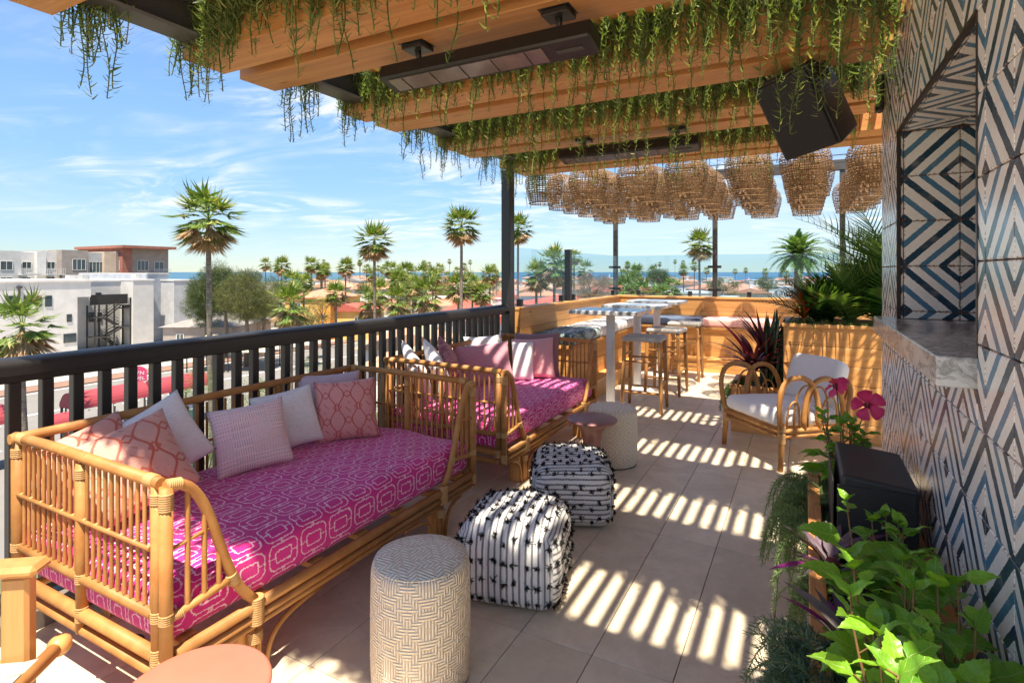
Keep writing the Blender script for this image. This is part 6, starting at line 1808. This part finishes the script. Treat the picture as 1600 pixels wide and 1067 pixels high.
PALMS = [  # column, crown row, distance, radius, lean, skirt, label
 (335, 352, 28, 1.85, .3, False, 'tallest slim fan palm standing before the grey concrete wall'),
 (588, 382, 50, 1.95, .2, False, 'tall fan palm with a full crown above the railing, over the sea line'),
 (720, 358, 48, 1.95, -.2, False, 'tall fan palm next to the black pergola post'),
 (808, 362, 62, 1.9, .2, False, 'fan palm crown peeping out from behind the pergola post'),
 (1098, 386, 62, 2.0, .8, False, 'leaning fan palm behind the steel post of the glass screen'),
 (42, 520, 31, 2.0, .2, True, 'broad fan palm with dead skirt before the white apartment block'),
 (455, 482, 46, 2.0, 0, True, 'shaggy fan palm left of the yellow house'),
 (525, 462, 60, 1.5, 0, False, 'small fan palm in front of the yellow house'),
 (578, 478, 54, 1.7, 0, True, 'shaggy fan palm right of the yellow house'),
 (668, 465, 52, 1.9, 0, True, 'thick fan palm with a heavy dead skirt beside the half-timbered house'),
 (622, 474, 50, 1.6, 0, True, 'shaggy fan palm between two others below the sea line'),
 (440, 418, 98, 1.9, 0, False, 'slim fan palm above the pale dome, near the pine'),
 (487, 416, 105, 1.8, 0, False, 'slim fan palm over the yellow house roof'),
 (508, 424, 115, 1.6, 0, False, 'shorter slim fan palm beside the one over the yellow roof'),
 (540, 420, 92, 1.8, 0, False, 'slim fan palm right of the yellow house top'),
 (612, 424, 90, 1.7, 0, False, 'fan palm clustered behind the tall full-crowned palm'),
 (636, 428, 88, 1.8, 0, False, 'second fan palm clustered behind the tall full-crowned palm'),
 (660, 432, 82, 1.7, 0, True, 'shaggy fan palm above the heavy-skirted one'),
 (838, 434, 52, 1.5, 0, True, 'dark shaggy fan palm behind the left-hand glass'),
 (866, 416, 50, 1.7, 0, True, 'shaggy fan palm with brown skirt behind the left-hand glass'),
 (880, 428, 52, 1.5, 0, True, 'shaggy fan palm beside the short black post'),
 (897, 404, 75, 1.2, 0, False, 'fan palm rising just above the short black post'),
 (976, 458, 46, 1.4, 0, True, 'low fan palm just over the back glass'), (1004, 462, 44, 1.3, 0, True, 'low yellowish fan palm over the back glass'), (1030, 464, 50, 1.2, 0, False, 'low green fan palm over the back glass'),
 (1068, 424, 120, 1.4, 0, False, 'slim fan palm left of the leaning palm')]
for i, (px, py, d, r, ln, sk_, lab) in enumerate(PALMS): fan_palm(px, py, d, r, lab, True, sk_, ln, k=i)
gp = random.Random(9)
for i in range(58):
    px = gp.choice([gp.uniform(415, 790), gp.uniform(560, 785), gp.uniform(955, 1240)]); d = gp.uniform(150, 430); r = gp.uniform(1.5, 2.1)
    fan_palm(px, gp.uniform(409, 426) if d > 230 else gp.uniform(414, 434), d, r, 'far-off slim fan palm standing against the sea' if d > 290 else 'slim fan palm rising from the roofs midway to the sea' if d > 210 else 'slim fan palm among the nearer rows of roofs', False, False, gp.uniform(-.5, .5), 'far fan palms against the sea', i)
# date palm
def date_palm(px, py, d, r, label):
    b = BG(px, d); H = ZY(py, d) - GZ; p = empty('date_palm', (b.x, b.y, GZ)); tag(p, label, 'palm tree')
    MB().tube([(0, 0, 0), (0, 0, H * .5), (0, 0, H - .3), (0, 0, H)], [.42, .38, .45, .25], 10).build('trunk', 'palm_bark', p); parts = []; g = np.random.default_rng(3)
    for k in range(60):
        V, F = frond(1.0 * g.uniform(.8, 1.08), 22, .19, .34, .60, 900 + k, .12, .2); f = (k + .5) / 60; a = k * 2.4; el = 1.30 - 2.1 * f
        A = frames(np.array([[math.cos(a) * math.cos(el), math.sin(a) * math.cos(el), math.sin(el)]]))[0]; parts.append((V @ A.T, F))
    V, F = join_np(parts); o = link('crown', np_mesh('crown', V, F), 'palm_green', p, (0, 0, H)); o.scale = (r, r, r)
    st_ = strands_fruit(p, H, r)
def strands_fruit(p, H, r):
    g = np.random.default_rng(8); d = []; T = []
    for k in range(9):
        a = k * .7; c = np.array([math.cos(a) * .9, math.sin(a) * .9, .2])
        for q in range(26): d.append(np.array([math.cos(a), math.sin(a), -.3]) + g.normal(size=3) * .6); T.append(c * .6)
    rt = ribbon_t(.5, .09, 2, -.5, .5); V, F = inst(rt[0], rt[1], frames(np.array(d), scale=g.uniform(.7, 1.2, len(d))), np.array(T)); link('fruit_stalks', np_mesh('fruit_stalks', V, F), 'fruit_orange', p, (0, 0, H))
mat('fruit_orange', base=(.55, .24, .03), rough=.7)
date_palm(1247, 402, 66, 3.6, 'round-headed date palm with orange fruit stalks beyond the tall planter')

def tree(px, d, zc, rx, rz_, m, label, seed, nclump=34, leaves=170, leaf=.30, trunk=.25, grp=None, name='tree', cat='tree', gap=.25):
    g = np.random.default_rng(seed); b = BG(px, d); p = empty(name, (b.x, b.y, GZ)); tag(p, label, cat, grp); H = zc - GZ
    cs = []
    while len(cs) < nclump:
        q = g.normal(size=3); q /= np.linalg.norm(q); q *= g.uniform(.35, 1.0) ** .5; 
        if q[2] < -.75: continue
        cs.append(q * np.array([rx, rx, rz_]) * g.uniform(.8, 1.12))
    cs = np.array(cs); T = []; N = []
    for c in cs:
        cr = g.uniform(.22, .36) * min(rx, rz_) * 1.15; n = int(leaves * g.uniform(.7, 1.3)); u = g.normal(size=(n, 3)); u /= np.linalg.norm(u, axis=1, keepdims=True)
        T.append(c + u * (cr * g.uniform(.4, 1.0, n) ** .6)[:, None] * np.array([1, 1, .7])); N.append(u + g.normal(size=(n, 3)) * .6)
    T = np.concatenate(T); N = np.concatenate(N); lt = leaf_t(leaf, leaf * .5, 1, -.1, .1, .5, .1)
    V, F = inst(lt[0], lt[1], frames(N, roll=g.uniform(0, 6.28, len(N)), scale=g.uniform(.6, 1.3, len(N))), T)
    link('crown', np_mesh('crown', V, F, False), m, p, (0, 0, H))
    mb = MB(); mb.tube([(0, 0, 0), (rx * .05, 0, (H - rz_ * .5) * .5), (0, 0, H - rz_ * .3)], [trunk * 1.3, trunk, trunk * .6], 8); 
    for c in cs[:9]: mb.tube([(0, 0, H - rz_ * .7), Vector(c * .5) + Vector((0, 0, H - rz_ * .15)), Vector(c * .9) + Vector((0, 0, H))], [trunk * .5, trunk * .3, trunk * .1], 5, False)
    mb.build('trunk', 'bark', p); return p
tree(352, 70, -1.0, 4.3, 3.4, 'tree_leaf', 'dark spreading pine behind the slim palm', 501, 70, 420, .46)
tree(385, 64, -1.6, 3.0, 2.8, 'tree_olive', 'olive-green rounded tree right of the slim palm', 502, 52, 380, .42)
tree(412, 82, -3.6, 2.6, 2.6, 'tree_olive', 'lower olive-green tree above the blue umbrellas', 503, 44, 340, .40); tree(322, 72, -3.2, 2.4, 2.6, 'tree_leaf', 'dark tree beside the grey concrete wall', 504, 40, 340, .42)
tree(926, 62, -.4, 2.4, 1.8, 'tree_brown', 'rust-brown leafy tree behind the left-hand glass', 505, 44, 300, .28); tree(1030, 95, .3, 1.9, 1.7, 'tree_leaf', 'round dark green tree over the back glass', 506, 34, 260, .38)
for i, (px, d, zc, rx, rz_, m, lab) in enumerate([(960, 40, -1.5, 1.5, 1.2, 'hedge_leaf', 'green bush over the back glass next to the corner post'), (1010, 36, -1.9, 1.6, 1.2, 'hedge_leaf', 'wide green bush over the back glass'), (1060, 38, -1.8, 1.7, 1.1, 'hedge_leaf', 'bright green bush below the leaning palm'), (1105, 44, -1.7, 1.3, 1.0, 'hedge_leaf', 'bright bush beside the second steel post'),
     (840, 30, -1.8, 1.3, .9, 'tree_olive', 'olive bush behind the left-hand glass'), (905, 34, -1.9, 1.5, .9, 'tree_leaf', 'dark bush under the rust-brown tree'), (1215, 40, -1.3, 1.0, .9, 'tree_olive', 'dry bush beyond the tall planter'),
     (640, 120, -3.0, 3.4, 2.6, 'tree_leaf', 'dark street tree among the roofs'), (575, 130, -2.5, 3.2, 2.4, 'tree_leaf', 'green street tree behind the palms'), (700, 140, -3.2, 3.2, 2.2, 'tree_olive', 'olive street tree by the red roofs'), (770, 170, -2.8, 3.4, 2.4, 'tree_leaf', 'small dark tree far behind the red roofs'), (430, 110, -2.0, 3.6, 2.6, 'tree_leaf', 'green tree below the pale dome'), (1130, 120, -1.6, 3.0, 1.8, 'tree_leaf', 'green street tree before the far roofs'), (1200, 130, -1.4, 2.8, 1.6, 'tree_leaf', 'street tree left of the date palm')]):
    tree(px, d, zc, rx, rz_, m, lab, 520 + i, 30, 190, .26 if d < 60 else .5, .16)
gt_ = random.Random(21)
for i in range(44):                                       # street trees filling the belt between the roofs
    px = gt_.choice([gt_.uniform(415, 790), gt_.uniform(430, 700), gt_.uniform(830, 1240), gt_.uniform(830, 1500)]); d = gt_.uniform(72, 260); rr_ = gt_.uniform(1.8, 3.4)
    m = gt_.choice(['tree_leaf', 'tree_leaf', 'tree_olive', 'hedge_leaf']); zc = GZ + gt_.uniform(3.6, 6.2)
    wd_ = {'tree_leaf': 'dark green', 'tree_olive': 'olive', 'hedge_leaf': 'bright green'}[m]; ds_ = 'among the nearer roofs' if d < 120 else 'midway between terrace and sea' if d < 190 else 'close to the shore'
    tree(px, d, zc, rr_, rr_ * gt_.uniform(.7, 1.0), m, f'{wd_} {"broad" if rr_ > 2.6 else "small"} street tree {ds_}', 700 + i, 22, 110, .5, .16, 'street trees among the roofs')
for i in range(26):                                       # shaggy palms filling the middle distance
    px = gt_.choice([gt_.uniform(420, 700), gt_.uniform(560, 790), gt_.uniform(830, 1080)]); d = gt_.uniform(55, 130)
    fan_palm(px, gt_.uniform(438, 470) if d < 90 else gt_.uniform(424, 448), d, gt_.uniform(1.4, 1.9), 'shaggy fan palm among the nearer rows of roofs' if i % 2 else 'fan palm with a round green head among the nearer roofs', True, i % 2 == 1, gt_.uniform(-.3, .3), 'fan palms in the town', i)
# slender shrubs close below the railing
for i, (px, d) in enumerate([(318, 12.5), (372, 10.5), (412, 12), (452, 9.5), (500, 12), (545, 10.5), (590, 13), (640, 11.5), (690, 15)]):
    tree(px, d, -2.25 - .15 * (i % 3) - (.5 if px > 580 else 0), .60 + .08 * (i % 2), 1.9, 'hedge_leaf', 'slender bright green shrub growing up just outside the railing', 560 + i, 30, 130, .12, .05, 'shrubs just outside the railing', 'shrub', 'shrub')
